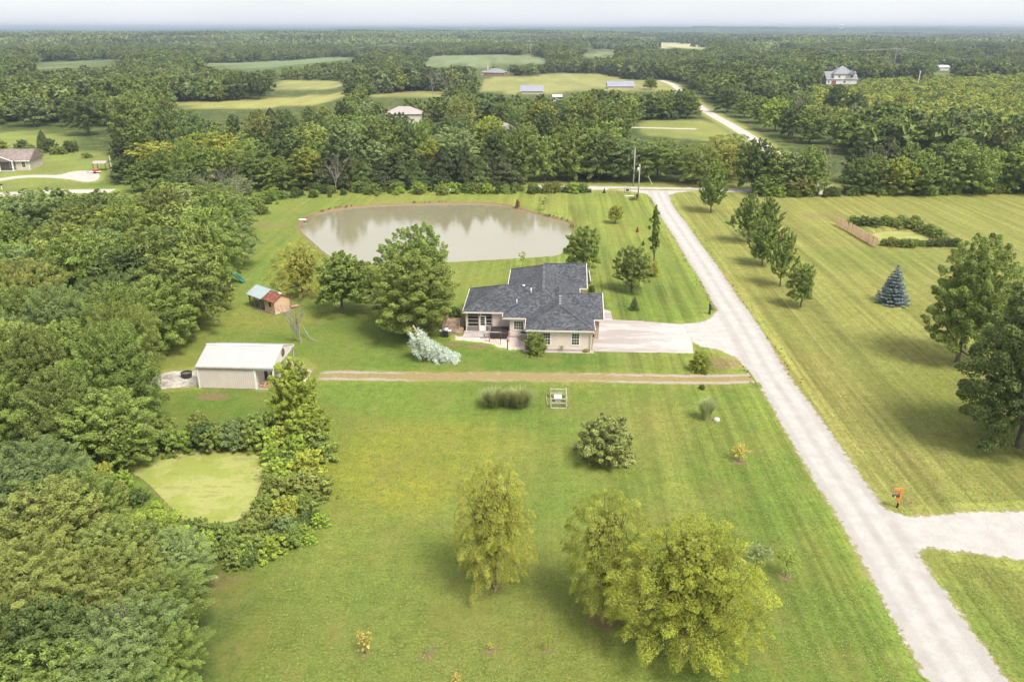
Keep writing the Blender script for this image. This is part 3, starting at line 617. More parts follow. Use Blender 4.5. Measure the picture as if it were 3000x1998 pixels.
TONE = {'green': (0.226, 0.279, 0.054), 'dark': (0.125, 0.162, 0.038), 'olive': (0.259, 0.284, 0.058), 'yellow': (0.37, 0.395, 0.055), 'blue': (0.198, 0.259, 0.076), 'cedar': (0.092, 0.112, 0.034), 'bright': (0.31, 0.39, 0.05), 'grey': (0.257, 0.307, 0.105), 'willow': (0.386, 0.38, 0.075), 'spruce': (0.213, 0.259, 0.282), 'pale': (0.31, 0.345, 0.161), 'gold': (0.575, 0.414, 0.086), 'red': (0.31, 0.092, 0.057), 'silver': (0.483, 0.529, 0.437), 'lime': (0.375, 0.365, 0.052), 'fresh': (0.30, 0.335, 0.042), 'sage': (0.24, 0.272, 0.072)}
TWORD = {'green': 'mid green', 'dark': 'dark green', 'olive': 'olive green', 'yellow': 'yellow-green', 'blue': 'bluish green', 'cedar': 'dark olive', 'bright': 'bright green', 'grey': 'grey-green', 'willow': 'yellowish',
         'spruce': 'blue-grey', 'pale': 'pale green', 'gold': 'golden', 'red': 'reddish', 'silver': 'silvery', 'lime': 'lime green', 'fresh': 'fresh green', 'sage': 'pale olive'}
def plant(name, key, loc, R, H, tone, label, cat, group=None, crown_name='crown', trunk_name='trunk', lean=(0, 0)):
    R0, H0, cm, tm = PROTO[key]
    e = empty(name, (loc[0], loc[1], float(terrain(loc[0], loc[1]))), rnd.uniform(0, 6.28), label, cat, group); e.scale = (R / R0, R / R0, H / H0)
    e.rotation_euler = (lean[0], lean[1], e.rotation_euler[2])
    jb = rnd.uniform(.70, 1.26) if group and 'wood' in group else rnd.uniform(.95, 1.08); j = [jb * rnd.uniform(.96, 1.04) for _ in range(3)]
    for nm, m in ((trunk_name, tm), (crown_name, cm)):
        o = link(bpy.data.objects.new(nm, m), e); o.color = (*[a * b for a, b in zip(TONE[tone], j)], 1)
    return e
def at_top(u, vtop, h):
    """ground point under a crown whose top, h metres up, shows at u, vtop"""
    return G(u, vtop, h)
def tree_bt(name, key, u, vb, vt, wpx, tone, label, cat='tree', group=None, **kw):
    """a tree from its foot, the height of its top and its width in the photograph"""
    p = G(u, vb); d = ray(u, vt); H = CAMH + d[2] * p.y / d[1]
    Rr = wpx / 2 / F * depth(p.x, p.y, H / 2)
    return plant(name, key, p, Rr, H, tone, label, cat, group, **kw)
def tree_top(name, key, u, vt, H, wpx, tone, label, cat='tree', group=None, **kw):
    p = at_top(u, vt, H); return plant(name, key, p, wpx / 2 / F * depth(p.x, p.y, H * .6), H, tone, label, cat, group, **kw)
# ================================================================== WOODS
ORD = ['', 'first', 'second', 'third', 'fourth', 'fifth', 'sixth', 'seventh', 'eighth', 'ninth', 'tenth', 'eleventh', 'twelfth', 'thirteenth', 'fourteenth', 'fifteenth', 'sixteenth', 'seventeenth', 'eighteenth',
       'nineteenth', 'twentieth', 'twenty-first', 'twenty-second', 'twenty-third', 'twenty-fourth', 'twenty-fifth', 'twenty-sixth', 'twenty-seventh', 'twenty-eighth', 'twenty-ninth', 'thirtieth', 'thirty-first', 'thirty-second']
BLD = {}   # far buildings and pylons: outline in the photograph, distance
KEEP = [([(1403,226),(1406,205),(1440,188),(1502,195),(1502,224)], 730), ([(1185,338),(1190,318),(1290,320),(1290,338)], 335), ([(1522,262),(1524,245),(1597,246),(1600,262)], 520),
        ([(1776,254),(1778,231),(1862,233),(1862,254)], 580), ([(2412,250),(2422,205),(2462,184),(2514,204),(2520,244)], 640), ([(2748,206),(2750,190),(2786,190),(2786,206)], 780),
        ([(1540,164),(1540,122),(1560,122),(1560,164)], 1200), ([(2616,192),(2620,132),(2640,132),(2638,192)], 880), ([(2684,250),(2686,218),(2696,218),(2696,250)], 590),
        ([(2040,306),(2105,338),(2225,408),(2205,418),(2100,356),(2040,322)], 420), ([(1618,282),(1620,272),(1652,272),(1652,284)], 460), ([(1452,352),(1454,334),(1478,334),(1478,352)], 250)]
PXF = [np.array(p, float) for p, c in FIELDS.values()]
FIELD_H = None
def blocked(x, y, h, R, thin=0.0):
    """true where a tree would stand in, or hide, one of the clearings or far houses"""
    x = np.atleast_1d(np.asarray(x, float)); y = np.atleast_1d(np.asarray(y, float)); h = np.broadcast_to(h, x.shape); R = np.broadcast_to(R, x.shape)
    z0 = terrain(x, y); out = np.zeros(x.shape, bool)
    dep = depth(x, y, z0); rp = F * R / dep * 0.8
    for fz, k in [(f_, 0) for f_ in (.02, .1, .2, .3, .4, .5, .6, .7, .85, .97)] + [(f_, k_) for f_ in (.2, .35, .5, .68, .85) for k_ in (-1, 1)]:
        u, v = proj(x, y, z0 + h * fz); u = u + k * rp * (1 if fz < .8 else .7)
        for p in PXF: out |= inside(u, v, p)
        for p, yy in KEEP: out |= inside(u, v, np.array(p, float)) & (y < yy)
    for c in (FAR_C, CROSS_C): out |= seg_dist(x, y, c, False) < R + 2.2
    return out
def mixpick(pool): return rnd.choices([p[:2] for p in pool], [p[2] for p in pool])[0]
KINDW = {'oak': 'broad tree', 'locust': 'feathery flat-topped tree', 'tall': 'tall tree', 'cedar': 'cedar', 'oakhi': 'broad tree', 'locusthi': 'feathery tree', 'maple': 'upright tree', 'shrub': 'bush', 'willow': 'wispy tree', 'small': 'small tree'}
def kindw(key): return KINDW[key.rstrip('0123456789')]
def row(items, phrase, group, name=None, cat='tree'):
    """items: (x, y, R, H, key, tone); labelled left to right"""
    items = sorted(items, key=lambda i: i[0] / i[1])
    for k, (x, y, Rr, H, key, tone) in enumerate(items, 1):
        nm = name or ('cedar_tree' if key.startswith('cedar') else 'bush' if key.startswith('shrub') else 'broadleaf_tree')
        plant(nm, key, (x, y), Rr, H, tone, '%s %s, %s from left in %s' % (TWORD[tone], kindw(key), ORD[k], phrase), 'bush' if key.startswith('shrub') else cat, group)
POOL_MIX = [('oak', 'green', 3), ('oak', 'dark', 2), ('locust', 'blue', 3), ('tall', 'green', 3), ('tall', 'olive', 2), ('locust', 'green', 2), ('cedar', 'cedar', 1.2), ('tall', 'dark', 1.5), ('oak', 'olive', 1.5), ('locust', 'grey', 1.0), ('oak', 'yellow', .6), ('tall', 'grey', .8)]
def key3(k): return k if k == 'small' else k + str(rnd.randrange(3)) if k in ('oak', 'locust', 'tall', 'cedar', 'shrub') else k + str(rnd.randrange(2))
def wood_row(y, u0, u1, n, hr, rr, pool, phrase, group, jit=3.5, skip=None):
    it = []; us = np.linspace(u0, u1, n)
    for u in us:
        yy = y + rnd.uniform(-jit, jit); dep = depth(0, yy); x = (u + rnd.uniform(-.3, .3) * (u1 - u0) / max(n, 1) - 1500) / F * dep
        k, tone = mixpick(pool); H = rnd.uniform(*hr) * rnd.choice([.8, .95, 1, 1.1]); Rr = rnd.uniform(*rr) * rnd.choice([.75, 1, 1, 1.2])
        if k == 'cedar': H *= .85; Rr *= .72
        if k == 'tall': Rr *= .85; H *= 1.06
        if blocked(x, yy, H, Rr)[0]: 
            H *= .7; Rr *= .75
            if blocked(x, yy, H, Rr)[0]: continue
        it.append((x, yy, Rr, H, key3(k), tone))
    row(it, phrase, group)
GW = 'trees of the wood behind the pond'
CED = [('cedar', 'cedar', 7), ('cedar', 'dark', 3), ('tall', 'dark', .8), ('tall', 'yellow', .7), ('small', 'pale', .7)]
wood_row(192, 900, 1715, 19, (9.5, 12), (3.9, 5.0), CED, 'the front row behind the pond', GW, 2.0)
wood_row(202, 770, 1740, 13, (11, 14), (4.4, 5.8), [('tall', 'green', 3), ('tall', 'yellow', 1.5), ('oak', 'green', 2), ('oak', 'dark', 2), ('cedar', 'cedar', 2), ('tall', 'grey', 1.5)], 'the second row behind the pond', GW)
wood_row(215, 500, 1745, 13, (12, 15.5), (5.0, 6.8), POOL_MIX, 'the third row behind the pond', GW)
wood_row(230, 350, 1780, 14, (12, 16), (5.2, 7), POOL_MIX, 'the fourth row behind the pond', GW)
wood_row(248, 275, 1800, 14, (12, 16), (5.4, 7.2), POOL_MIX, 'the fifth row behind the pond', GW)
wood_row(270, 245, 1830, 15, (12, 15), (5.4, 7.4), POOL_MIX + [('oak', 'yellow', 1.5), ('tall', 'lime', .8)], 'the sixth row behind the pond', GW)
wood_row(297, 235, 1850, 14, (12, 14.5), (5.6, 7.6), POOL_MIX, 'the seventh row behind the pond', GW)
wood_row(324, -20, 1830, 17, (11, 14), (5.6, 7.6), POOL_MIX, 'the rearmost row behind the pond', GW)
# the wood's bushy flank left of the pond
wood_row(176, 480, 690, 4, (5, 8), (3.6, 4.6), [('oak', 'green', 1), ('locust', 'blue', 1), ('tall', 'grey', 1)], 'the row at the pond\'s left shore', GW)
wood_row(189, 420, 830, 7, (9, 12), (4.2, 5.4), [('oak', 'green', 2), ('locust', 'green', 2), ('tall', 'green', 1), ('locust', 'blue', 1)], 'the row behind the pond\'s left shore', GW)
wood_row(203, 395, 760, 6, (10.5, 13), (4.6, 5.8), [('oak', 'green', 1), ('locust', 'green', 2), ('locust', 'yellow', .6), ('oak', 'dark', 1)], 'the row behind the bare brush', GW)
# left wood
GL = 'trees of the wood left of the sheds'
def bound(y): return float(np.interp(y, [40, 48, 54, 60, 66, 72, 78, 86, 96, 105, 115, 126, 138, 150], [-17.5, -19.5, -30, -33, -35.5, -38, -41.5, -43.5, -41.5, -41.5, -43.5, -47, -50.5, -54]))
LP = [('locust', 'green', 3), ('locust', 'blue', 3), ('oak', 'green', 1.6), ('locust', 'yellow', .8), ('oak', 'dark', 1.2), ('locust', 'olive', 1), ('tall', 'grey', .5)]
NEAR = [('oakhi', 'green', 2), ('oakhi', 'dark', 1.3), ('locusthi', 'blue', 1.3), ('oakhi', 'yellow', .12), ('locusthi', 'olive', .8), ('oakhi', 'olive', .8), ('oakhi', 'green', 1)]
for k, (y, hr, sp, wd) in enumerate(((152, (7.5, 9), 8, 'back'), (142, (8.5, 10.5), 8, 'second'), (132, (9, 11.5), 8, 'third'), (122, (9.5, 12), 7.6, 'fourth'), (113, (10, 12.5), 7.4, 'fifth'), (104.5, (10, 12.5), 7.2, 'sixth'),
                                   (97, (10, 12.5), 7, 'seventh'), (89.5, (10, 12), 7, 'eighth'), (82.5, (9.5, 12), 6.6, 'ninth'), (76, (9.5, 11.5), 6.4, 'tenth'), (69.5, (9, 11), 6.2, 'eleventh'), (63, (8.5, 10), 6, 'front'))):
    xl = -0.643 * depth(0, y, 8) - 3; xr = bound(y) if y < 150 else -58; n = max(2, int((xr - xl) / sp) + 1); it = []
    if k == 0: xl = -86
    for j in range(n):
        x = xr - j * sp + rnd.uniform(-1.2, 1.2) * (j > 0); 
        if x < xl: continue
        kk, tone = mixpick(NEAR if y < 92 else LP); H = rnd.uniform(*hr); Rr = rnd.uniform(.50, .74) * sp; H *= rnd.choice([.82, .95, 1, 1.08])
        if k == 1 and x < -92: H *= .7
        if k == 0: H *= .92
        it.append((x, y + rnd.uniform(-2, 2), Rr, H, key3(kk), tone))
    row(it, '%s row of the left wood' % wd, GL)
# trees around the duckweed pond and the bottom left corner, each placed by its top
GB = 'trees below the duckweed pond'
for u, vt, H, wp, key, tone, lab in (
    (60,1318,6.5,330,'locusthi0','blue','feathery bluish tree at the left edge beside the duckweed pond'),
    (205,1385,5.6,240,'oakhi0','green','leafy green tree leaning over the left shore of the duckweed pond'),
    (395,1515,4.4,225,'oakhi1','bright','bright leafy tree overhanging the near left corner of the duckweed pond'),
    (120,1430,7.0,360,'oakhi1','olive','olive green broad tree in the bottom left mass, below the bluish feathery tree'),
    (320,1535,6.0,300,'oakhi0','green','leafy tree behind the reddish-tipped sumac-like trees at lower left'),
    (490,1570,4.4,215,'locusthi1','grey','grey-green feathery tree at the near corner of the duckweed pond'),
    (50,1600,7.0,380,'locusthi0','olive','olive feathery tree at the left edge, low in the picture'),
    (270,1640,6.2,360,'locusthi1','olive','olive feathery tree with reddish shoots in the lower left wood'),
    (420,1690,5.0,270,'locusthi0','green','green feathery tree at the lawn edge below the duckweed pond'),
    (110,1770,6.5,400,'oakhi0','dark','dark broad tree in the bottom left corner'),
    (350,1800,5.6,370,'locusthi0','blue','bluish feathery tree low in the bottom left wood'),
    (450,1850,4.6,250,'locusthi1','green','feathery tree at the bottom left edge of the lawn'),
    (30,1940,6.0,420,'oakhi1','green','broad tree cut by the bottom left corner of the picture'),
    (280,1960,5.4,380,'locusthi1','blue','bluish feathery tree cut by the bottom edge, second from the left'),
    (440,1985,4.6,270,'locusthi0','green','feathery tree cut by the bottom edge beside the lawn')):
    tree_top('broadleaf_tree', key, u, vt, H, wp, tone, lab, 'tree', GB)
# right wood
GE = 'trees of the wood behind the right lawn'
RP = [('oak', 'green', 3), ('oak', 'dark', 3), ('tall', 'green', 2), ('tall', 'grey', 1.2), ('cedar', 'cedar', 1), ('oak', 'olive', 1.2), ('tall', 'yellow', .7)]
wood_row(186, 2420, 3040, 10, (9, 12), (4.2, 5.4), RP, 'the front row behind the right lawn', GE, 2)
wood_row(198, 2420, 3060, 9, (10, 13.5), (4.8, 6.2), RP, 'the second row behind the right lawn', GE, 3)
# trees beside the far road
it = []
for u, vb, H, Rr, key, tone in ((2130,330,12,6,'oak0','dark'),(2180,345,11,5.5,'oak1','green'),(2225,362,11,5.5,'tall0','green'),(2270,385,12,6,'oak2','bright'),(2320,405,12,6,'oak0','dark'),(2370,420,12,5.6,'tall1','green'),(2290,345,11,5,'oak1','green'),(2350,330,10,4.6,'oak0','green'),
                               (2400,385,10,5,'oak2','olive'),(2440,330,13,5.5,'oak1','dark'),(2500,335,10,4.6,'oak2','dark'),(2545,418,11,5.5,'tall2','dark'),(2640,318,8,4,'oak1','yellow'),(2200,300,10,5.5,'oak0','green'),(2250,310,10,5,'oak1','dark')):
    p = G(u, vb); it.append((p.x, p.y, Rr, H, key, tone))
row(it, 'the belt right of the far road', 'trees right of the far road')
it = []
for u, vb, H, Rr, key, tone in ((2205,562,12.5,4.6,'oak0','dark'),(2262,566,11,4.2,'tall1','green'),(2318,566,10.5,4.4,'tall2','grey'),(2375,568,11,4.6,'oak2','green'),(2235,572,5,3.2,'oak1','green'),(2345,574,5,3.4,'oak0','olive')):
    p = G(u, vb); it.append((p.x, p.y, Rr, H, key, tone))
row(it, 'the group hiding the far road', 'trees before the far road')
it = []
for u, vb, H, Rr, key, tone in ((1790,520,10,6.2,'locust0','green'),(1850,528,10.5,6.6,'locust1','blue'),(1925,526,10.5,6.4,'locust2','green'),(1765,500,11,5.5,'locust2','green'),(1990,508,8,4.6,'oak1','dark')):
    p = G(u, vb); it.append((p.x, p.y, Rr, H, key, tone))
row(it, 'the clump behind the utility poles', 'trees behind the utility poles')
it = []
for u, vb, H, Rr, key, tone in ((2040,540,10.5,6.0,'willow2','olive'),(2105,530,12,7.0,'willow2','willow'),(2150,512,11,5.5,'willow2','green')):
    p = G(u, vb); it.append((p.x, p.y, Rr, H, key, tone))
row(it, 'the group across the junction', 'wispy trees beyond the junction')
it = []
for u, vb, H, Rr, key, tone in ((1855,352,11,6,'oak0','green'),(1895,350,11,6,'oak1','dark'),(1935,350,12,6,'oak2','green'),(1975,348,12,6.2,'oak0','dark'),(2015,346,12,6.2,'oak1','green'),(1700,345,11,6.5,'oak2','green'),(1750,345,12,7,'oak0','dark'),(1800,345,12,6.5,'oak1','green'),(1905,262,8,5,'oak1','green')):
    p = G(u, vb); it.append((p.x, p.y, Rr, H, key, tone))
row(it, 'the grove left of the far road', 'trees left of the far road')
# ------------------------------------------------------------------ trees standing alone
tree_bt('willow_tree', 'willow0', 1450, 1722, 1345, 225, 'willow', 'olive wispy willow standing alone in the near lawn, leftmost of three', 'tree', 'willows in the near lawn')
tree_bt('willow_tree', 'willow0', 1765, 1800, 1425, 235, 'willow', 'pale willow with bare trunk in a soil ring, middle of three willows', 'tree', 'willows in the near lawn')
tree_bt('willow_tree', 'willow1', 2010, 1900, 1505, 400, 'lime', 'big lime green willow nearest the camera, beside the lane', 'tree', 'willows in the near lawn')
tree_bt('sapling', 'sapling', 2212, 1680, 1590, 100, 'grey', 'grey-green sapling showing behind the right side of the lime willow', 'tree')
tree_bt('sapling', 'sapling', 2300, 1690, 1605, 60, 'bright', 'thin green sapling in a soil ring between lime willow and lane', 'tree')
tree_bt('bush', 'bush', 1785, 1350, 1222, 190, 'sage', 'large round pale olive bush alone in the middle lawn', 'bush')
tree_bt('bush', 'bush', 2048, 1086, 1028, 70, 'fresh', 'feathery bright bush between concrete drive and lane', 'bush')
tree_bt('bush', 'bush', 2056, 1140, 1127, 22, 'dark', 'tiny dark bush below the dirt track near the lane', 'bush')
tree_bt('sapling', 'sapling', 2164, 1350, 1303, 48, 'gold', 'small golden sapling in a soil ring in the lawn left of the lane', 'tree')
tree_bt('bush', 'bush', 1566, 1038, 974, 76, 'green', 'dense round green bush at the left corner of the garage wall', 'bush')
tree_bt('broadleaf_tree', 'bigtree1', 1240, 945, 648, 225, 'green', 'tall dark tree left of the house, farther of the two overlapping', 'tree')
tree_bt('broadleaf_tree', 'bigtree', 1200, 990, 735, 262, 'green', 'tall leafy tree left of the house, nearer of the two overlapping', 'tree')
tree_bt('broadleaf_tree', 'small', 1005, 918, 738, 185, 'green', 'round green tree between the coop and the tall trees', 'tree')
tree_bt('willow_tree', 'willow2', 888, 872, 700, 148, 'willow', 'yellowish willow behind the coop at the pond shore', 'tree')
tree_bt('broadleaf_tree', 'small', 1085, 880, 765, 70, 'olive', 'small tree squeezed between the round tree and the tall trees', 'tree')
tree_bt('broadleaf_tree', 'small', 1712, 812, 660, 118, 'green', 'round dark tree behind the right end of the house roof', 'tree')
tree_bt('broadleaf_tree', 'small', 1850, 856, 720, 122, 'green', 'round tree on a bare trunk in the lawn right of the house', 'tree')
tree_bt('bush', 'bush', 1912, 808, 765, 50, 'lime', 'yellowish bush behind the round tree right of the house', 'bush')
tree_bt('poplar_tree', 'column', 1916, 766, 592, 34, 'green', 'narrow column-shaped poplar beside the lane', 'tree', lean=(0, .03))
tree_bt('sapling', 'small', 1802, 654, 600, 48, 'lime', 'small yellow-green tree on the lawn right of the pond', 'tree')
tree_bt('sapling', 'sapling', 1593, 618, 575, 34, 'grey', 'sparse grey sapling on the far shore of the pond', 'tree')
tree_bt('bush', 'shrub0', 1516, 608, 585, 14, 'red', 'reddish shrub on the far pond bank', 'bush')
tree_bt('bush', 'pinelet', 1867, 680, 662, 11, 'red', 'tiny reddish shrub on the lawn left of the poplar', 'bush')
tree_bt('conifer', 'pinelet', 1884, 719, 702, 12, 'dark', 'tiny dark conifer on the lawn left of the poplar', 'tree')
tree_bt('conifer', 'pinelet', 1858, 908, 868, 34, 'dark', 'small dark conifer on the lawn above the concrete drive', 'tree')
tree_bt('conifer', 'pinelet', 1770, 566, 550, 10, 'dark', 'tiny conifer at the cross road, right of the cedars', 'tree')
tree_bt('sapling', 'sapling', 1530, 786, 734, 24, 'lime', 'thin sapling between the house roof and the pond', 'tree')
GR = 'upright maples along the right side of the lane'
tree_bt('maple_tree', 'maple0', 2082, 623, 468, 92, 'green', 'upright maple by the cross road, farthest in the lane row', 'tree', GR)
tree_bt('maple_tree', 'maple1', 2190, 712, 562, 92, 'green', 'upright maple second farthest in the lane row, hidden at its right side', 'tree', GR)
tree_bt('maple_tree', 'maple0', 2243, 700, 570, 88, 'green', 'upright maple tucked behind the middle of the lane row', 'tree', GR)
tree_bt('maple_tree', 'maple0', 2232, 778, 640, 104, 'green', 'dark upright maple in the middle of the lane row', 'tree', GR)
tree_bt('maple_tree', 'maple1', 2285, 838, 658, 86, 'green', 'upright maple on a pale trunk, second nearest in the lane row', 'tree', GR)
tree_bt('maple_tree', 'small', 2345, 900, 770, 90, 'green', 'small loose maple, nearest in the row right of the lane', 'tree', GR)
tree_bt('blue_spruce', 'spruce', 2612, 888, 776, 96, 'spruce', 'blue-grey spruce alone on the right lawn', 'tree')
tree_bt('broadleaf_tree', 'bigtree', 2803, 1062, 682, 240, 'green', 'tall green tree at the right, left of the dark edge tree', 'tree')
tree_bt('broadleaf_tree', 'dmaple', 2985, 1310, 782, 430, 'dark', 'big dark maple cut by the right edge of the picture', 'tree')
tree_bt('broadleaf_tree', 'bright', 868, 1265, 1038, 150, 'fresh', 'bright yellow-green tree in front of the white shed, upper one', 'tree')
tree_bt('broadleaf_tree', 'bright', 910, 1315, 1180, 130, 'fresh', 'bright yellow-green bushy tree below the one by the white shed', 'tree')
# saplings in soil rings along the bottom
for u, vb, vt, w_, tone, lab in ((1070,1914,1850,50,'gold','golden thin sapling in a soil ring, leftmost of four along the bottom'), (1254,1916,1885,16,'pale','tiny sapling in a soil ring, second from left along the bottom'),
                                (1436,1904,1882,16,'gold','tiny sapling in a soil ring, third from left along the bottom'), (1605,1910,1848,18,'lime','thin sapling in a soil ring, rightmost of four along the bottom'), (1336,2004,1972,26,'gold','golden sapling cut by the bottom edge of the picture')):
    tree_bt('sapling', 'sapling', u, vb, vt, w_, tone, lab, 'tree', 'saplings in soil rings')
# bushes round the duckweed pond
it = []
GS = 'bushes round the duckweed pond'
for lab, pts in (('the far duckweed pond hedge', [(400,1325,2.0),(455,1320,1.6),(500,1316,2.2),(545,1310,1.7),(590,1308,2.3),(640,1308,2.0),(690,1304,2.4),(745,1306,2.3),(800,1312,2.0),(842,1308,2.2)]),
                 ('the hedge above the far duckweed bank', [(440,1258,2.4),(480,1285,2.2),(590,1262,2.0),(620,1285,1.7),(700,1278,1.9),(770,1272,2.3),(820,1275,2.3)]),
                 ('the right duckweed pond hedge', [(800,1345,1.6),(870,1345,2.4),(930,1330,2.6),(818,1395,1.7),(905,1400,2.6),(795,1440,1.6),(870,1460,2.4),(918,1455,2.0),(772,1500,1.5),(850,1530,2.3),(893,1515,1.9),(755,1548,1.7),(830,1585,2.1),(800,1625,1.6),(855,1595,1.7)]),
                 ('the left duckweed pond hedge', [(300,1342,1.8),(322,1378,1.5),(360,1425,1.4),(310,1425,2.2),(405,1472,1.3),(355,1480,2.2),(455,1515,1.3),(505,1550,1.5)]),
                 ('the near duckweed pond hedge', [(590,1568,1.5),(640,1580,1.5),(690,1585,1.5),(735,1585,1.7),(610,1610,1.5),(670,1620,1.5),(740,1625,1.6),(560,1590,2.0)])):
    it = []
    for u, vb, H in pts:
        p = G(u, vb); it.append((p.x, p.y, H * rnd.uniform(.62, .8), H, 'shrub%d' % rnd.randrange(3), rnd.choice(['green', 'green', 'bright', 'olive', 'yellow', 'dark', 'blue'])))
    row(it, lab, GS, 'bush', 'bush')
it = []
for u, vb, H in [(2500,655,1.6),(2530,660,1.9),(2560,662,1.7),(2590,660,2.0),(2620,664,1.6),(2655,668,2.0),(2690,674,1.9),(2720,684,1.8),(2745,694,1.7),(2640,650,1.4),(2680,655,1.6)]:
    p = G(u, vb); it.append((p.x, p.y, H * .9, H, 'shrub%d' % rnd.randrange(3), rnd.choice(['green', 'green', 'bright', 'olive', 'dark'])))
row(it, 'the hedge behind the algae pond', 'bushes round the algae pond', 'bush', 'bush')
it = []
for u in range(2590, 2815, 19):
    p = G(u, 722 + rnd.uniform(-2, 2)); H = rnd.uniform(1.1, 1.6); it.append((p.x, p.y, H * .85, H, 'shrub%d' % rnd.randrange(3), rnd.choice(['green', 'olive', 'dark', 'green'])))
row(it, 'the hedge before the algae pond', 'bushes round the algae pond', 'bush', 'bush')
# neighbour's shrubs, left edge of the picture
it = []
for u, vb, H, key, tone in ((95,455,3.4,'shrub1','green'),(130,440,6,'cedar0','dark'),(147,446,4,'shrub0','dark'),(165,452,2.6,'shrub2','green'),(185,452,2.4,'shrub1','green'),(205,446,3.4,'shrub0','dark'),(255,463,1.6,'shrub2','green'),(110,458,2.2,'shrub2','olive'),(8,440,3,'shrub0','yellow'),(66,438,3,'shrub2','dark'),(218,440,3.2,'shrub1','green')):
    p = G(u, vb); it.append((p.x, p.y, H * (.3 if key[0] == 'c' else .8), H, key, tone))
row(it, 'the line behind the neighbouring house', 'shrubs behind the neighbouring house')

# ------------------------------------------------------------------ countless trees: instanced masses
def proto_coll(name, specs, dim=1.0):
    c = bpy.data.collections.new(name)
    for nm, m, tone in specs:
        tn = TONE[tone] if isinstance(tone, str) else tone; tn = tuple(c_ * dim for c_ in tn); key = 'leaves_%.3f_%.3f' % tn[:2]
        m = m.copy(); m.materials[0] = bpy.data.materials.get(key) or leaf_mat(key, tn)
        o = bpy.data.objects.new(nm, m); c.objects.link(o)
    return c
def scatter(name, P, S, coll, label, cat, stand=None):
    n = len(P); me = bpy.data.meshes.new(name); me.vertices.add(n); me.vertices.foreach_set('co', np.ascontiguousarray(P, np.float32).ravel())
    for nm, arr in (('scl', S), ('rot', np.stack([np.zeros(n), np.zeros(n), rng.uniform(0, 6.28, n)], 1))):
        a = me.attributes.new(nm, 'FLOAT_VECTOR', 'POINT'); a.data.foreach_set('vector', np.ascontiguousarray(arr, np.float32).ravel())
    a = me.attributes.new('pick', 'INT', 'POINT'); k = len(coll.objects); pk = rng.integers(0, k, n)
    if stand: pk = np.where(rng.uniform(size=n) < .6, np.clip((vnoise(P[:, 0], P[:, 1], stand, 25) * 1.4 - .2) * k, 0, k - 1), pk)
    a.data.foreach_set('value', pk.astype(np.int32))
    o = tag(link(bpy.data.objects.new(name, me)), label, cat, None, 'stuff')
    ng = bpy.data.node_groups.new(name, 'GeometryNodeTree'); ng.interface.new_socket('Geometry', in_out='INPUT', socket_type='NodeSocketGeometry'); ng.interface.new_socket('Geometry', in_out='OUTPUT', socket_type='NodeSocketGeometry')
    gi = ng.nodes.new('NodeGroupInput'); go = ng.nodes.new('NodeGroupOutput'); ip = ng.nodes.new('GeometryNodeInstanceOnPoints'); ci = ng.nodes.new('GeometryNodeCollectionInfo')
    ci.inputs['Collection'].default_value = coll; ci.inputs['Separate Children'].default_value = True; ci.inputs['Reset Children'].default_value = True
    def na(nm, ty): d = ng.nodes.new('GeometryNodeInputNamedAttribute'); d.data_type = ty; d.inputs['Name'].default_value = nm; return d.outputs['Attribute']
    L = ng.links.new; L(gi.outputs[0], ip.inputs['Points']); L(ci.outputs[0], ip.inputs['Instance']); ip.inputs['Pick Instance'].default_value = True
    L(na('pick', 'INT'), ip.inputs['Instance Index']); L(na('scl', 'FLOAT_VECTOR'), ip.inputs['Scale']); L(na('rot', 'FLOAT_VECTOR'), ip.inputs['Rotation']); L(ip.outputs[0], go.inputs[0])
    md = o.modifiers.new('scatter', 'NODES'); md.node_group = ng
    return o
def low(seed, R, H, shape, nl, ls, flat=.7, nc=24):
    V, L, C = crown_dome(seed, R, H, H * .14, nc, nl, ls, shape=shape, flat=flat, core=.2)
    return leaf_mesh('low_tree', V, L, trunk_mb(seed, H, 2, C, .25, 4, 2))
LOW = []
for i, (sh, tone) in enumerate((('round', 'green'), ('round', 'dark'), ('flat', 'blue'), ('tall', 'green'), ('tall', 'olive'), ('round', 'grey'), ('flat', 'green'), ('round', 'green'), ('tall', 'dark'))):
    LOW.append(('forest_tree', low(200 + i, 5, 11, sh, 1500, .58), tone))
V, L = cone_crown(220, 3.2, 9, .1, 1500, .62, 'cedar'); LOW.append(('forest_cedar', leaf_mesh('low_cedar', V, L), 'cedar'))
C_LOW = proto_coll('forest trees', LOW, .92)
PLANT = GP([(2345,262),(2560,244),(2700,238),(3000,232),(3200,236),(3200,440),(2700,415),(2560,410),(2440,372),(2345,330)])
def scatter_pts(y0, y1, s0, s1):
    out = []; y = y0
    while y < y1:
        s = s0 + (s1 - s0) * (y - y0) / (y1 - y0); half = .66 * y + 30; x = np.arange(-half, half, s) + rng.uniform(-s, s)
        out.append(np.stack([x + rng.uniform(-.42, .42, len(x)) * s, y + rng.uniform(-.42, .42, len(x)) * s], 1)); y += s
    return np.concatenate(out)
P = scatter_pts(212, 1500, 7.0, 10.0); x, y = P[:, 0], P[:, 1]; u, v = proj(x, y, 0 * x)
ok = ~((y < 335) & (u < 1840)) & ~inside(x, y, PLANT)
ok &= ~((y < 330) & (u > 1700) & (u < 2235)) & ~((y < 245) & (u > 2200)) & ~((y < 420) & (u > 2080) & (u < 2460))
ok &= ~((u < 330) & (v > 385))
st = .72 + .5 * vnoise(x, y, 90, 23); h = rng.uniform(9.5, 13.5, len(x)) * st; R2 = h * rng.uniform(.40, .56, len(x)); ok &= ~blocked(x, y, h, R2)
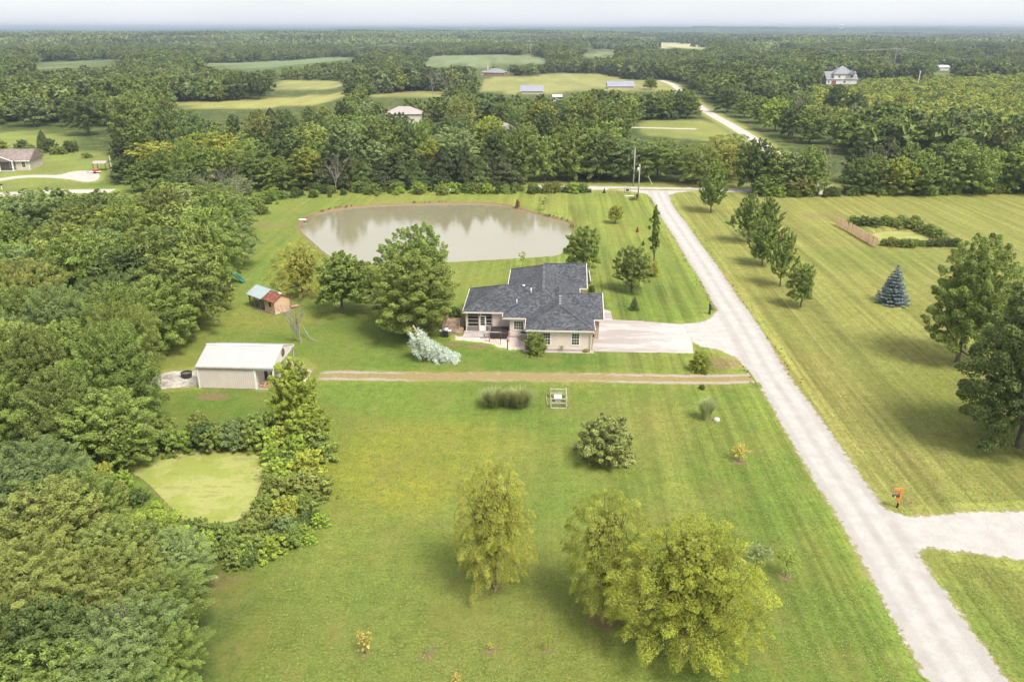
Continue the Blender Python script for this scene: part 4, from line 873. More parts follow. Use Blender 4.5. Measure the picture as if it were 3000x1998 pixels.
# thin the trees here and there so that the canopy opens
ok &= rng.uniform(size=len(x)) < 0.72 + .5 * vnoise(x, y, 60, 12)
ok &= ~((vnoise(x, y, 170, 21) < .235) & (y > 420))
R2 = R2 * 1.08
x, y, h, R2 = x[ok], y[ok], h[ok], R2[ok]
scatter('distant_forest', np.stack([x, y, terrain(x, y) - .2], 1), np.stack([R2 / 5, R2 / 5, h / 11], 1), C_LOW, 'bluish green woods stretching from the last field to the hazy distance', 'forest', 45)
# farther still: canopy by the hectare
def canopy(seed, tone):
    g = np.random.default_rng(seed); Vs = []; L = []
    for _ in range(170):
        c = np.array([g.uniform(-62, 62), g.uniform(-62, 62), 0]); r = g.uniform(4.5, 8); hh = g.uniform(7, 12); n = 34
        d = ball(g, n); d[:, 2] = np.abs(d[:, 2]); P = c + d * np.array([r, r, r * .9]) + np.array([0, 0, hh - r * .9]); P[:, 2] = np.where(g.uniform(size=n) < .2, P[:, 2] * .5, P[:, 2])
        Vs.append(leaf_quads(P, unit(d + g.normal(size=(n, 3)) * .3), 2.1, .8, g)); L.append(g.normal(.38, .1) + g.normal(0, .08, n))
    return leaf_mesh('canopy', np.concatenate(Vs), np.concatenate(L))
C_CAN = proto_coll('canopy', [('canopy', canopy(300 + i, 0), tn) for i, tn in enumerate(('green', 'dark', 'blue', 'dark'))], .8)
P = scatter_pts(1460, 15600, 112, 260); x, y = P[:, 0], P[:, 1]; u, v = proj(x, y, terrain(x, y))
ok = np.ones(len(x), bool)
for p in PXF: ok &= ~inside(u, v, p) & ~inside(u, v - 2, p)
ok &= rng.uniform(size=len(x)) < .80 + .6 * vnoise(x, y, 700, 15)
x, y = x[ok], y[ok]; k = 1 + 1.3 * sstep(3000, 15000, y)
scatter('far_forest', np.stack([x, y, terrain(x, y) - 1], 1), np.stack([k, k, rng.uniform(.7, 1.2, len(x)) * (.7 + 1.1 * vnoise(x, y, 900, 41))], 1), C_CAN, 'hazy blue forest reaching to the horizon', 'forest', 500)
# young plantation on the right
C_PL = proto_coll('young trees', [('young_tree', low(400 + i, 1.7, 3.4, 'vase', 420, .30, nc=16), tn) for i, tn in enumerate(((.38, .41, .066), (.34, .385, .06), (.41, .42, .066), (.24, .29, .055)))])
bb = PLANT.min(0), PLANT.max(0); gx, gy = np.meshgrid(np.arange(bb[0][0], bb[1][0], 3.1), np.arange(bb[0][1], bb[1][1], 3.3)); x = gx.ravel() + rng.uniform(-1, 1, gx.size); y = gy.ravel() + rng.uniform(-1, 1, gx.size)
ok = inside(x, y, PLANT) & (rng.uniform(size=len(x)) < .55 + .6 * vnoise(x, y, 14, 17)) & (np.abs(x) < .68 * y + 10); hh = rng.uniform(2.4, 4.8, len(x)) * (.7 + .6 * vnoise(x, y, 25, 18)); ok &= ~blocked(x, y, hh, hh * .5)
x, y, hh = x[ok], y[ok], hh[ok]
scatter('young_plantation', np.stack([x, y, terrain(x, y) - .1], 1), np.stack([hh * .34, hh * .34, hh / 3.4], 1), C_PL, 'dense yellow-green thicket of young trees covering the land at the right', 'thicket')
# undergrowth along the wood edges
C_UN = proto_coll('undergrowth', [('undergrowth_bush', PROTO['shrub%d' % (i % 3)][2], tn) for i, tn in enumerate(('green', 'dark', 'bright', 'olive', 'green'))])
def along(line, n, wid, s0, s1):
    L = np.concatenate([[0], np.cumsum(np.linalg.norm(np.diff(line, axis=0), axis=1))]); tt = rng.uniform(0, L[-1], n)
    return np.stack([np.interp(tt, L, line[:, 0]), np.interp(tt, L, line[:, 1])], 1) + rng.normal(0, wid, (n, 2)), rng.uniform(s0, s1, n)
segs = [along(GP([(735,602),(790,588),(860,574),(1000,566),(1200,564),(1400,563),(1600,562),(1725,562)]), 150, 1.6, .25, 1.15), along(GP([(2215,572),(2400,573),(2650,570),(2850,566),(3050,566)]), 110, 1.5, .25, 1.2),
        along(LEFT_WOOD[2:12] + np.array([.3, 0]), 70, 1.0, .35, .8), along(GP([(700,620),(560,640),(420,660)]), 40, 3, .8, 1.6),
        along(GP([(430,1330),(600,1300),(800,1300),(900,1380),(880,1500),(830,1600),(700,1640),(570,1640)]), 150, 1.0, .3, .6)]
P = np.concatenate([s[0] for s in segs]); S = np.concatenate([s[1] for s in segs])
ok = (sdf(P[:, 0], P[:, 1], POND) < -1) & (sdf(P[:, 0], P[:, 1], DUCK) < -.7); P, S = P[ok], S[ok]
scatter('undergrowth', np.stack([P[:, 0], P[:, 1], 0 * S], 1), np.stack([S, S, S], 1), C_UN, 'weedy undergrowth along the edges of the woods and ponds', 'undergrowth')
# weeds on the pond bank and long grass tufts
g = np.random.default_rng(77); n = 90
def tuft_mesh(n, H, R, seed, wd=.02):
    g = np.random.default_rng(seed); Vs = []; 
    for i in range(n):
        a = g.uniform(0, 6.28); l = g.uniform(.6, 1) * H; o = g.uniform(0, .35) * R; lean = g.uniform(.15, 1) * R; pv = None; b = np.array([math.cos(a), math.sin(a), 0]); s = np.array([-b[1], b[0], 0]) * wd * g.uniform(.7, 1.4)
        pts = [b * (o + lean * f ** 1.8) + np.array([0, 0, l * (f - .22 * f * f * (lean / R) * 1.2)]) for f in (0, .5, 1)]
        for k in (0, 1):
            w0, w1 = (1, .8) if k == 0 else (.8, .12); Vs.append(np.array([pts[k] - s * w0, pts[k] + s * w0, pts[k + 1] + s * w1, pts[k + 1] - s * w1]))
    V = np.concatenate(Vs); return leaf_mesh('tuft', V, np.clip(g.normal(.42, .14, len(V) // 4), 0, 1))
C_TU = proto_coll('weeds', [('weed', tuft_mesh(60, .8, .5, 500 + i, .03), tn) for i, tn in enumerate(((.20, .21, .06), (.27, .19, .09), (.16, .2, .05)))])
pb = np.concatenate([POND[k:k + 1] for k in range(len(POND)) if POND[k][1] > 150]); pb = pb[np.argsort(pb[:, 0])]
P, S = along(pb, 420, .3, .15, .5); P[:, 1] += .5; ok = vnoise(P[:, 0], P[:, 1], 6, 31) > .55; S = S * np.where(ok, 1.3, .35)
segs2 = [along(LANE_C[4:40] + np.array([2.3, 0]), 160, .35, .15, .35), along(LANE_C[4:40] - np.array([2.3, 0]), 160, .35, .15, .35)]
P = np.concatenate([P] + [s[0] for s in segs2]); S = np.concatenate([S] + [s[1] for s in segs2])
ok = (lane_sdf(P[:, 0], P[:, 1]) < -.05); P, S = P[ok], S[ok]
scatter('weeds', np.stack([P[:, 0], P[:, 1], 0 * S - .05], 1), np.stack([S, S, S], 1), C_TU, 'long weeds along the pond bank and the lane verges', 'weeds')

# short grass of the near lawns
C_GR = proto_coll('grass', [('grass_tuft', tuft_mesh(9, .07, .07, 600 + i, .010), tn) for i, tn in enumerate(((.215, .265, .05), (.245, .27, .06), (.19, .255, .046), (.26, .275, .066)))])
n = 130000; y = 34 + 76 * rng.uniform(size=n) ** 1.25; x = rng.uniform(-1, 1, n) * (.66 * (y + 14) + 2)
ok = (sdf(x, y, LEFT_WOOD) < -.5) & (lane_sdf(x, y) < -.1) & (sdf(x, y, DUCK) < -1) & (sdf(x, y, TRACK) < .2) & (sdf(x, y, CONC) < 0) & (sdf(x, y, PATIO_G) < -.1) & (vnoise(x, y, 1.1, 33) + .5 * vnoise(x, y, 6, 34) + rng.uniform(-.35, .35, n) > .55)
ok &= ~((x > -9) & (x < 11.5) & (y > 88) & (y < 115)) & ~((x > -34) & (x < -24.5) & (y > 77) & (y < 85))
x, y = x[ok], y[ok]; S = rng.uniform(.6, 1.5, len(x))
scatter('grass', np.stack([x, y, 0 * x], 1), np.stack([S * 1.3, S * 1.3, S * .6], 1), C_GR, 'short mown grass of the lawns', 'grass')
# ================================================================== BUILDINGS
def siding_mat(name, col, pitch=0.13, vertical=False, var=.08):
    t = NT(name); o = t.obj(); sx = t.n('SeparateXYZ'); t.l(o, sx.inputs[0])
    w_ = t.math('FRACT', t.math('DIVIDE', sx.outputs[2], pitch)) if not vertical else t.math('FRACT', t.math('DIVIDE', t.math('ADD', sx.outputs[0], sx.outputs[1]), pitch))
    c = t.scale_col(col, t.math('MULTIPLY_ADD', t.noise(1.2, 5, o), 2 * var, 1 - var)); t.principled(c, .6, .3, t.bump(w_, .02)); return t.m
def shingle_mat(name, a, b, c3):
    t = NT(name); o = t.obj()
    v = t.n('TexVoronoi'); v.inputs['Scale'].default_value = 3.2; t.l(t.vmap(o, (1, 1.6, 1.6)), v.inputs['Vector'])
    f = t.rng(t.math('ADD', v.outputs['Color'], t.math('MULTIPLY_ADD', t.noise(5, 4, o, .7), .5, -.25)), .30, .72)
    c = t.mix(f, a, b); c = t.mix(t.rng(t.noise(2.6, 4, o, .7), .55, .7, 0, .7), c, c3); c = t.scale_col(c, t.math('MULTIPLY_ADD', t.noise(.4, 3, o), .3, .85))
    sx = t.n('SeparateXYZ'); t.l(o, sx.inputs[0]); lap = t.math('FRACT', t.math('MULTIPLY', sx.outputs[2], 14.0))
    t.principled(c, .9, .2, t.bump(t.math('ADD', lap, t.noise(20, 2, o)), .012, .8)); return t.m
def brick_mat(name):
    t = NT(name); o = t.obj(); b = t.n('TexBrick'); b.inputs['Scale'].default_value = 5; b.inputs['Color1'].default_value = (.42, .28, .22, 1); b.inputs['Color2'].default_value = (.55, .43, .36, 1); b.inputs['Mortar'].default_value = (.55, .5, .45, 1)
    sx = t.n('SeparateXYZ'); t.l(o, sx.inputs[0]); cv = t.n('CombineXYZ'); t.l(t.math('ADD', sx.outputs[0], sx.outputs[1]), cv.inputs[0]); t.l(sx.outputs[2], cv.inputs[1]); t.l(cv.outputs[0], b.inputs['Vector'])
    t.principled(b.outputs['Color'], .9, .1, t.bump(b.outputs['Fac'], -.01)); return t.m
M_SIDE = siding_mat('cream_siding', (.76, .645, .57)); M_TRIM = simple('cream_trim', (.62, .565, .50), .5, .3, .06); M_WHITE = simple('white_paint', (.76, .75, .72), .5, .3, .07)
M_ROOF = shingle_mat('charcoal_shingles', (.055, .057, .066), (.108, .111, .123), (.036, .037, .044))
M_BRICK = brick_mat('pinkish_brick'); M_BLACK = simple('black_metal', (.025, .025, .028), .45, .4, .2); M_DARK = simple('dark_vinyl', (.035, .034, .038), .5, .35, .25)
t = NT('window_glass'); b = t.principled((.045, .055, .045), .04, .6); M_GLASS = t.m
t = NT('screen_mesh'); t.principled((.022, .021, .022), .6, .25); M_SCREEN = t.m
M_WOOD = simple('weathered_wood', (.30, .23, .17), .85, .15, .25, 4); M_DECK = simple('deck_wood', (.33, .225, .16), .85, .15, .3, 3, stain=((.14, .09, .06), .7)); M_GREYW = simple('grey_wood', (.42, .38, .33), .9, .1, .25, 4)
M_METAL = simple('galvanised', (.55, .56, .57), .4, .5, .15, 2, .5); M_POLE = simple('pole_wood', (.40, .35, .30), .9, .1, .2, 2)
def hip(m, x0, y0, x1, y1, z, p, axis, g0=False, g1=False, th=.16):
    """closed hip (or gable) roof block: ridge along axis; g0/g1 make that end a gable"""
    hw = (x1 - x0) / 2 if axis == 'y' else (y1 - y0) / 2; zr = z + hw * p
    if axis == 'y': a, b = ((x0 + hw, y0 + (0 if g0 else hw), zr), (x0 + hw, y1 - (0 if g1 else hw), zr))
    else: a, b = ((x0 + (0 if g0 else hw), y0 + hw, zr), (x1 - (0 if g1 else hw), y0 + hw, zr))
    vs = [(x0, y0, z), (x1, y0, z), (x1, y1, z), (x0, y1, z), a, b]
    if axis == 'y': fs = [(0, 1, 4), (1, 2, 5, 4), (2, 3, 5), (3, 0, 4, 5), (3, 2, 1, 0)]
    else: fs = [(0, 1, 5, 4), (1, 2, 5), (2, 3, 4, 5), (3, 0, 4), (3, 2, 1, 0)]
    return m.add(vs, fs)
def window(parent, face, c, w_, h_, cols, rows, trim=M_WHITE, tw=.11, mid=False):
    """face: 'front' looks to -y at c=(x,y,z centre); 'right' looks to +x. parts: window > frame, pane(s), muntin"""
    x, y, z = c
    def bx(m, a0, d0, z0, a1, d1, z1):
        if face == 'front': m.box(x + a0, y - d1, z + z0, x + a1, y - d0, z + z1)
        else: m.box(x + d0, y + a0, z + z0, x + d1, y + a1, z + z1)
    m = MB(); bx(m, -w_ / 2, .005, -h_ / 2, w_ / 2, .02, h_ / 2); win = m.build('window', M_GLASS, parent)
    m = MB(); W, Hh = w_ / 2, h_ / 2
    for q in ((-W - tw, -Hh - tw, W + tw, -Hh), (-W - tw, Hh, W + tw, Hh + tw), (-W - tw, -Hh, -W, Hh), (W, -Hh, W + tw, Hh)): bx(m, q[0], .002, q[1], q[2], .06, q[3])
    m.build('frame', trim, win)
    m = MB()
    for i in range(1, cols): bx(m, -W + 2 * W * i / cols - .014, .02, -Hh, -W + 2 * W * i / cols + .014, .03, Hh)
    for j in range(1, rows): bx(m, -W, .021, -Hh + 2 * Hh * j / rows - (.03 if mid and j * 2 == rows else .014), W, .034 if mid and j * 2 == rows else .029, -Hh + 2 * Hh * j / rows + (.03 if mid and j * 2 == rows else .014))
    m.build('muntins', trim, win); return win
# ------------------------------------------------------------------ the ranch house
HX, HY, HR = 1.54, 88.21, R_(-2.8)
house = empty('ranch_house', (HX, HY, 0), HR, 'cream ranch house with charcoal hip roof beside the concrete driveway', 'house')
EZ, PT = 2.7, .43
part('wall', M_SIDE, house, (.42, .40, 0, 7.93, 4.6, 2.62), (-2.05, 4.52, 0, .40, 8.0, 2.62), (-4.35, 6.52, 0, -1.9, 12, 2.625), (-2.5, 8.1, 0, 6.6, 24.6, 2.63), (-7.6, 10.5, .0, -2.45, 15.4, 2.615), (6.5, 17.2, 0, 7.5, 25.2, 2.61))
part('garage_front_wall', M_BRICK, house, (7.935, .42, 0, 8.02, 4.4, 2.60), (7.0, 4.42, 0, 9.0, 12.4, 2.605))
roof = MB(); hip(roof, -2.95, 4.10, 6.95, 25.6, EZ, PT, 'y'); hip(roof, -8.08, 6.10, 1.0, 15.9, EZ + .002, PT, 'x', False, True); hip(roof, -.02, 0, 8.32, 12.0, EZ + .004, PT, 'y', False, True)
hip(roof, 3.0, 4.0, 9.5, 13.0, EZ + .006, PT, 'x', True, True); hip(roof, 1.9, 16.6, 7.95, 26.4, EZ + .008, PT, 'x', True, True)
ro = roof.build('roof', M_ROOF, house)
MB().add([(7.4, 20.2, EZ - .02), (8.6, 20.2, EZ - .25), (8.6, 25.35, EZ - .25), (7.4, 25.35, EZ - .02), (7.4, 20.2, EZ - .5), (8.6, 20.2, EZ - .5), (8.6, 25.35, EZ - .5), (7.4, 25.35, EZ - .5)],
         [(0, 1, 2, 3), (4, 7, 6, 5), (0, 4, 5, 1), (1, 5, 6, 2), (2, 6, 7, 3), (3, 7, 4, 0)]).build('porch_roof', M_ROOF, house)
m = MB()   # fascia and gutters along every eave
for a, b in (((-.02, 0), (8.32, 0)), ((8.32, 0), (8.32, 3.98)), ((8.32, 4.0), (9.5, 4.0)), ((-.02, 0), (-.02, 4.1)), ((-2.95, 4.1), (-.02, 4.1)), ((-2.95, 4.1), (-2.95, 6.1)), ((-8.08, 6.1), (-2.95, 6.1)), ((-8.08, 6.1), (-8.08, 15.9)),
             ((-2.95, 15.9), (-2.95, 25.6)), ((-2.95, 25.6), (6.95, 25.6)), ((6.95, 13), (6.95, 16.6)), ((6.95, 16.6), (7.95, 16.6)), ((-8.08, 15.9), (-2.95, 15.9)), ((8.6, 20.2), (8.6, 25.35))):
    d = (Vector((*b, 0)) - Vector((*a, 0))).normalized() * .06; m.bar((a[0] - d.x, a[1] - d.y, EZ - .075), (b[0] + d.x, b[1] + d.y, EZ - .075), .12, .17)
for x, y0, y1, zr in ((9.5, 4.0, 13.0, EZ + 4.5 * PT), (7.95, 16.6, 26.4, EZ + 4.9 * PT)):
    ym = (y0 + y1) / 2; m.bar((x + .05, y0, EZ - .02), (x + .05, ym, zr + .0), .10, .17); m.bar((x + .05, y1, EZ - .02), (x + .05, ym, zr), .10, .17)
m.build('fascia', M_TRIM, house)
MB().add([(9.42, 4.4, EZ), (9.42, 12.6, EZ), (9.42, 8.5, EZ + 4.1 * PT)], [(0, 1, 2)]).build('gable_wall', M_SIDE, house)
MB().add([(7.87, 17.0, EZ), (7.87, 26.0, EZ), (7.87, 21.5, EZ + 4.5 * PT)], [(0, 1, 2)]).build('gable_wall', M_SIDE, house)
m = MB()                  # ridge and hip caps, paler to stand in for shading between roof planes
def cap(x0, y0, x1, y1, axis, g0=False, g1=False, dz=0.0):
    hw = (x1 - x0) / 2 if axis == 'y' else (y1 - y0) / 2; zr = EZ + dz + hw * PT + .015; z = EZ + dz + .015
    if axis == 'y': a, b = (x0 + hw, y0 + (0 if g0 else hw), zr), (x0 + hw, y1 - (0 if g1 else hw), zr); ca_ = [(x0, y0), (x1, y0)]; cb_ = [(x0, y1), (x1, y1)]
    else: a, b = (x0 + (0 if g0 else hw), y0 + hw, zr), (x1 - (0 if g1 else hw), y0 + hw, zr); ca_ = [(x0, y0), (x0, y1)]; cb_ = [(x1, y0), (x1, y1)]
    m.bar(a, b, .24, .05)
    for g_, p_, cs in ((g0, a, ca_), (g1, b, cb_)):
        if not g_:
            for c_ in cs: m.bar((c_[0], c_[1], z), p_, .24, .05)
cap(-2.95, 4.10, 6.95, 25.6, 'y'); cap(-8.08, 6.10, 1.0, 15.9, 'x', False, True); cap(-.02, 0, 8.32, 12.0, 'y', False, True); cap(3.0, 4.0, 9.5, 13.0, 'x', True, True); cap(1.9, 16.6, 7.95, 26.4, 'x', True, True)
m.build('ridge_cap', shingle_mat('cap_shingles', (.085, .088, .10), (.125, .128, .14), (.06, .06, .07)), ro)
for i in range(16):       # ridge vents
    y = 9.3 + i * .72; zz = EZ + 4.95 * PT
    MB().box(1.84, y, zz - .10, 2.16, y + .24, zz + .03).build('ridge_vent', M_CONC if i % 3 else M_BLACK, ro)
for i in range(4): MB().box(4.0, 4.5 + i * .95, EZ + 4.17 * PT - .1, 4.3, 4.74 + i * .95, EZ + 4.17 * PT + .045).build('ridge_vent', M_GREYW, ro)
for x, y, hh, r in ((-.55, 10.9, 1.05, .10), (.45, 9.6, .75, .055), (-1.3, 7.6, .6, .05)):
    z = EZ + PT * min(y - 4.1 if x > -2.9 else y - 6.1, x + 2.95) ; z = max(z, EZ + .7)
    v_ = MB().tube([(x, y, z - .3), (x, y, z + hh)], r, 8).build('vent_pipe', M_WHITE, ro, True)
    if r > .08: MB().tube([(x, y, z + hh - .05), (x, y, z + hh + .1)], r * 1.8, 8).tube([(x, y, z + .2), (x, y, z + .3)], r * 1.8, 8).build('vent_cap', M_WHITE, v_, True)
window(house, 'front', (2.55, .40, 1.52), .86, 1.42, 3, 4, mid=True); window(house, 'front', (6.0, .40, 1.52), .86, 1.42, 3, 4, mid=True); window(house, 'front', (-.95, 4.52, 1.62), 1.12, 1.05, 4, 3)
window(house, 'right', (8.02, 2.4, 1.5), .7, 1.1, 2, 2)
part('foundation', M_CONC, house, (.38, .36, 0, 7.97, .398, .22), (-2.09, 4.47, 0, .36, 4.518, .25))
for x, y in ((7.86, .2), (-.02 + .3, .2)): MB().box(x - .05, y - .06, .15, x + .05, y + .06, 2.55).bar((x, y, 2.55), (x, y - .12, 2.64), .09).bar((x, y, .2), (x, y - .35, .06), .09).build('downspout', M_TRIM, house)
for y in (1.0, 4.2): MB().tube([(8.06, y, 1.75), (8.16, y, 1.75)], .03, 6).box(8.1, y - .08, 1.6, 8.26, y + .08, 1.95).build('wall_lamp', M_BLACK, house)
part('garage_door', M_WHITE, house, (9.005, 5.2, .02, 9.05, 10.2, 2.2))
part('entry_door', M_DARK, house, (8.025, 3.2, .05, 8.06, 4.1, 2.1))
# screened porch
part('porch_knee_wall', simple('brown_panel', (.20, .175, .16), .8, .2), house, (-7.6, 6.50, .05, -6.05, 6.62, .62), (-5.0, 6.50, .05, -4.36, 6.62, .62), (-7.62, 6.63, .05, -7.5, 10.4, .62))
for x0, x1, rails in ((-7.45, -6.15, 3), (-5.78, -4.48, 3)):
    s = part('screen_panel', M_SCREEN, house, (x0, 6.54, .64, x1, 6.57, 2.58))
    m = MB().box(x0 - .1, 6.49, .64, x0, 6.60, 2.6).box(x1, 6.49, .64, x1 + .1, 6.60, 2.6)
    for j in range(rails + 1): m.box(x0, 6.505, .64 + j * .47, x1, 6.595, .68 + j * .47)
    m.build('frame', M_TRIM, s)
part('screen_panel', M_SCREEN, house, (-7.57, 6.7, .64, -7.54, 10.3, 2.58)); part('transom_screen', M_SCREEN, house, (-6.02, 6.545, 2.15, -5.9 + .02, 6.565, 2.58), (-5.98, 6.55, 2.14, -5.92, 6.56, 2.58))
part('corner_post', M_TRIM, house, (-7.72, 6.42, .0, -7.6, 6.54, 2.62)); part('corner_post', M_WOOD, house, (-6.12, 6.47, .05, -6.04, 6.62, 2.6)); part('corner_post', M_WOOD, house, (-4.46, 6.47, .05, -4.38, 6.62, 2.6))
part('inner_shade_sheet', M_DARK, house, (-7.5, 6.70, .06, -4.5, 6.72, 2.58))  # dark sheet standing in for the shade inside the porch
dr = part('porch_door', M_WHITE, house, (-6.02, 6.46, .08, -5.15, 6.51, 2.12)); d = part('door_glass', M_SCREEN, dr, (-5.86, 6.44, .85, -5.31, 6.455, 1.98)); 
part('door_bars', M_WHITE, dr, *[(-5.86, 6.425, .85 + .28 * j, -5.31, 6.438, .88 + .28 * j) for j in range(1, 4)]); part('door_handle', M_METAL, dr, (-5.26, 6.40, 1.0, -5.22, 6.46, 1.12))
part('patio_slab', M_CONC, house, (-7.9, 4.3, 0, -2.15, 6.48, .05)); part('porch_step', M_CONC, house, (-6.2, 5.3, .05, -5.0, 6.46, .09)); part('slab_skirt', M_CONC, house, (-.2, -.25, 0, 8.2, .35, .03))
part('floor_drain', M_DARK, house, (-5.7, 4.1, .0, -4.9, 4.28, .055))
# deck beside the porch
deck = empty('wooden_deck', (HX, HY, 0), HR, 'brown wooden deck between the screened porch and the tall tree', 'deck')
m = MB()
for i in range(38): m.box(-10.6, 5.0 + i * .145, .26, -8.05, 5.0 + i * .145 + .137, .30)
m.build('floorboards', M_DECK, deck); part('joist_frame', M_WOOD, deck, (-10.58, 5.02, .0, -10.5, 10.4, .255), (-8.15, 5.02, 0, -8.07, 10.4, .255), (-10.5, 5.02, 0, -8.15, 5.08, .255), (-10.5, 10.34, 0, -8.15, 10.4, .255))
def railing(a, b):
    a, b = Vector(a), Vector(b); r = MB(); n = int((b - a).length / .12); r.bar(a + Vector((0, 0, .95)), b + Vector((0, 0, .95)), .07, .05); r.bar(a + Vector((0, 0, .12)), b + Vector((0, 0, .12)), .06, .05)
    o = r.build('railing', M_WOOD, deck); q = MB()
    for i in range(n + 1): p = a.lerp(b, i / n); q.bar(p + Vector((0, 0, .12)), p + Vector((0, 0, .94)), .03)
    q.build('balusters', M_WOOD, o); q = MB()
    for p in (a, b): q.bar(p, p + Vector((0, 0, 1.02)), .09)
    q.build('posts', M_WOOD, o)
railing((-10.5, 5.0, .3), (-8.9, 5.0, .3)); railing((-10.5, 5.05, .3), (-10.5, 10.3, .3)); railing((-10.0, 6.7, .3), (-8.6, 6.7, .3))
hedge = plant('hedge', 'shrub1', (HX - 9.2, HY + 11.8), 1.5, 1.5, 'dark', 'dark trimmed hedge behind the deck, left of the roof', 'bush')
def hloc(x, y): return (HX + x * math.cos(HR) - y * math.sin(HR), HY + x * math.sin(HR) + y * math.cos(HR))
# barbecue
bx, by = hloc(-10.1, 4.3); bb = empty('barbecue', (bx, by, 0), HR, 'black and white gas barbecue at the deck railing', 'barbecue')
part('cabinet', M_BLACK, bb, (-.3, -.25, .12, .35, .25, .85)); MB().tube([(-.35, 0, .95), (.40, 0, .95)], .27, 10).build('hood', M_METAL, bb, True); part('side_shelf', M_WHITE, bb, (-.7, -.22, .82, -.302, .22, .88), (.352, -.22, .82, .75, .22, .88)); part('leg', M_BLACK, bb, (-.3, -.22, 0, -.24, .22, .12)); part('leg', M_BLACK, bb, (.29, -.22, 0, .35, .22, .12))
part('handle', M_METAL, bb, (-.3, -.33, .97, .35, -.29, 1.0))
# hot tub
tx, ty = hloc(-3.35, 4.85); tub = empty('hot_tub', (tx, ty, .0), HR, 'dark hot tub with black cover in front of the porch wall', 'hot tub')
m = MB()
for i in range(17): m.box(-1.02 + i * .12, -1.0, .06, -.91 + i * .12, -.96, .78); m.box(-1.04, -.96 + i * .115, .06, -1.0, -.86 + i * .115, .78); m.box(1.0, -.96 + i * .115, .06, 1.04, -.86 + i * .115, .78)
m.build('slatted_skirt', M_DARK, tub); part('shell', M_DARK, tub, (-1.0, -.96, 0, 1.0, .98, .80)); c_ = MB().box(-1.08, -1.04, .801, 1.08, -.01, .93).box(-1.08, .01, .801, 1.08, 1.04, .93).build('cover', M_BLACK, tub, bevel=.03); part('cover_lifter', M_BLACK, tub, (1.1, -.3, .4, 1.14, -.25, 1.25), (1.1, -.3, 1.25, 1.14, .6, 1.29)); part('trim_rail', M_WOOD, tub, (-1.1, -1.09, .78, 1.1, -1.045, .80))
st = empty('wooden_steps', (*hloc(-4.85, 4.9), 0), HR, 'pale wooden steps with rail at the left side of the hot tub', 'steps')
part('tread', M_GREYW, st, (-.35, -.5, .15, .35, -.15, .2)); part('tread', M_GREYW, st, (-.35, -.14, .4, .35, .25, .45)); part('stringer', M_WOOD, st, (-.34, -.48, 0, -.30, .24, .398)); part('stringer', M_WOOD, st, (.30, -.48, 0, .34, .24, .398)); part('handrail', M_GREYW, st, (-.36, .2, .45, -.32, .25, 1.3), (.32, .2, .45, .36, .25, 1.3), (-.36, .19, 1.3, .36, .26, 1.36))
ac = empty('air_conditioner', (*hloc(-.35, 3.85), 0), HR, 'grey air conditioner unit between window wall and round bush', 'air conditioner')
MB().box(-.4, -.4, .03, .4, .4, .9).build('casing', M_METAL, ac, bevel=.04); m = MB()
for i in range(9): m.box(-.412, -.36, .1 + i * .085, -.402, .36, .13 + i * .085); m.box(-.36, -.412, .1 + i * .085, .36, -.402, .13 + i * .085)
m.build('louvres', M_DARK, ac); m = MB(); m.tube([(0, 0, .9), (0, 0, .93)], .36, 14).build('fan_grille', M_DARK, ac, True)
# posts, small plants and ornaments in the gravel bed
for k, (u, vb, vt, lab) in enumerate(((1434,1002,970,'wooden post with pale arm at the left front corner of the hot tub'), (1491,1001,972,'wooden post at the right of the hot tub'), (1487,1024,993,'thin dark post nearest the lawn in the gravel bed'))):
    p = G(u, vb); d = ray(u, vt); H = CAMH + d[2] * p.y / d[1]; po = empty('garden_post', p, HR, lab, 'post', 'posts in the gravel bed'); part('post', M_WOOD if k < 2 else M_DARK, po, (-.06, -.06, -.1, .06, .06, H)); part('post_cap', M_GREYW, po, (-.08, -.08, H, .08, .08, H + .04))
    if k == 0: part('arm', M_TRIM, po, (.062, -.03, H - .15, 1.5, .03, H - .09))
p = G(1465, 1011); e = empty('bare_shrub', p, 0, 'bare reddish shrub standing in front of the hot tub', 'bush'); dead_mb(5, 3.0, .32, .05, 4).build('branches', simple('red_twig', (.16, .075, .07), .9, .1), e)
tree_bt('rose_bush', 'sapling', 1645, 1030, 1012, 16, 'olive', 'small flowering bush against the garage wall, between its windows', 'bush'); tree_bt('bush', 'bush', 1717, 1032, 1022, 20, 'lime', 'tiny yellowish bush at the right corner of the garage wall', 'bush')
tree_bt('bush', 'bush', 1733, 862, 835, 24, 'dark', 'dark round bush behind the right side of the house', 'bush')

# ------------------------------------------------------------------ white metal shed
M_STEEL = siding_mat('white_steel', (.64, .575, .52), .23, True, .06); M_SROOF = simple('white_roof_steel', (.41, .40, .39), .5, .35, .06, 1.0)
SHX, SHY, SHR = -33.64, 77.65, R_(-3.1)
sh = empty('metal_shed', (SHX, SHY, 0), SHR, 'white metal shed with open corner porch at the edge of the left wood', 'shed')
W, D, EZ2, ZR = 8.45, 6.9, 2.6, 3.75
m = MB(); m.box(.12, .12, 0, 6.35, 6.75, 2.55)
for i in range(27): m.box(.2 + i * .23, .085, .02, .26 + i * .23, .121, 2.54)
for i in range(28): m.box(.085, .2 + i * .23, .02, .121, .26 + i * .23, 2.54)
m.build('wall', M_STEEL, sh)
part('corner_trim', M_WHITE, sh, (.06, .06, 0, .2, .14, 2.56)); part('corner_trim', M_WHITE, sh, (6.22, .06, 0, 6.42, .14, 2.56)); part('base_trim', M_WOOD, sh, (.1, .075, 0, 6.4, .119, .09))
m = MB(); h_ = D / 2; z1 = ZR
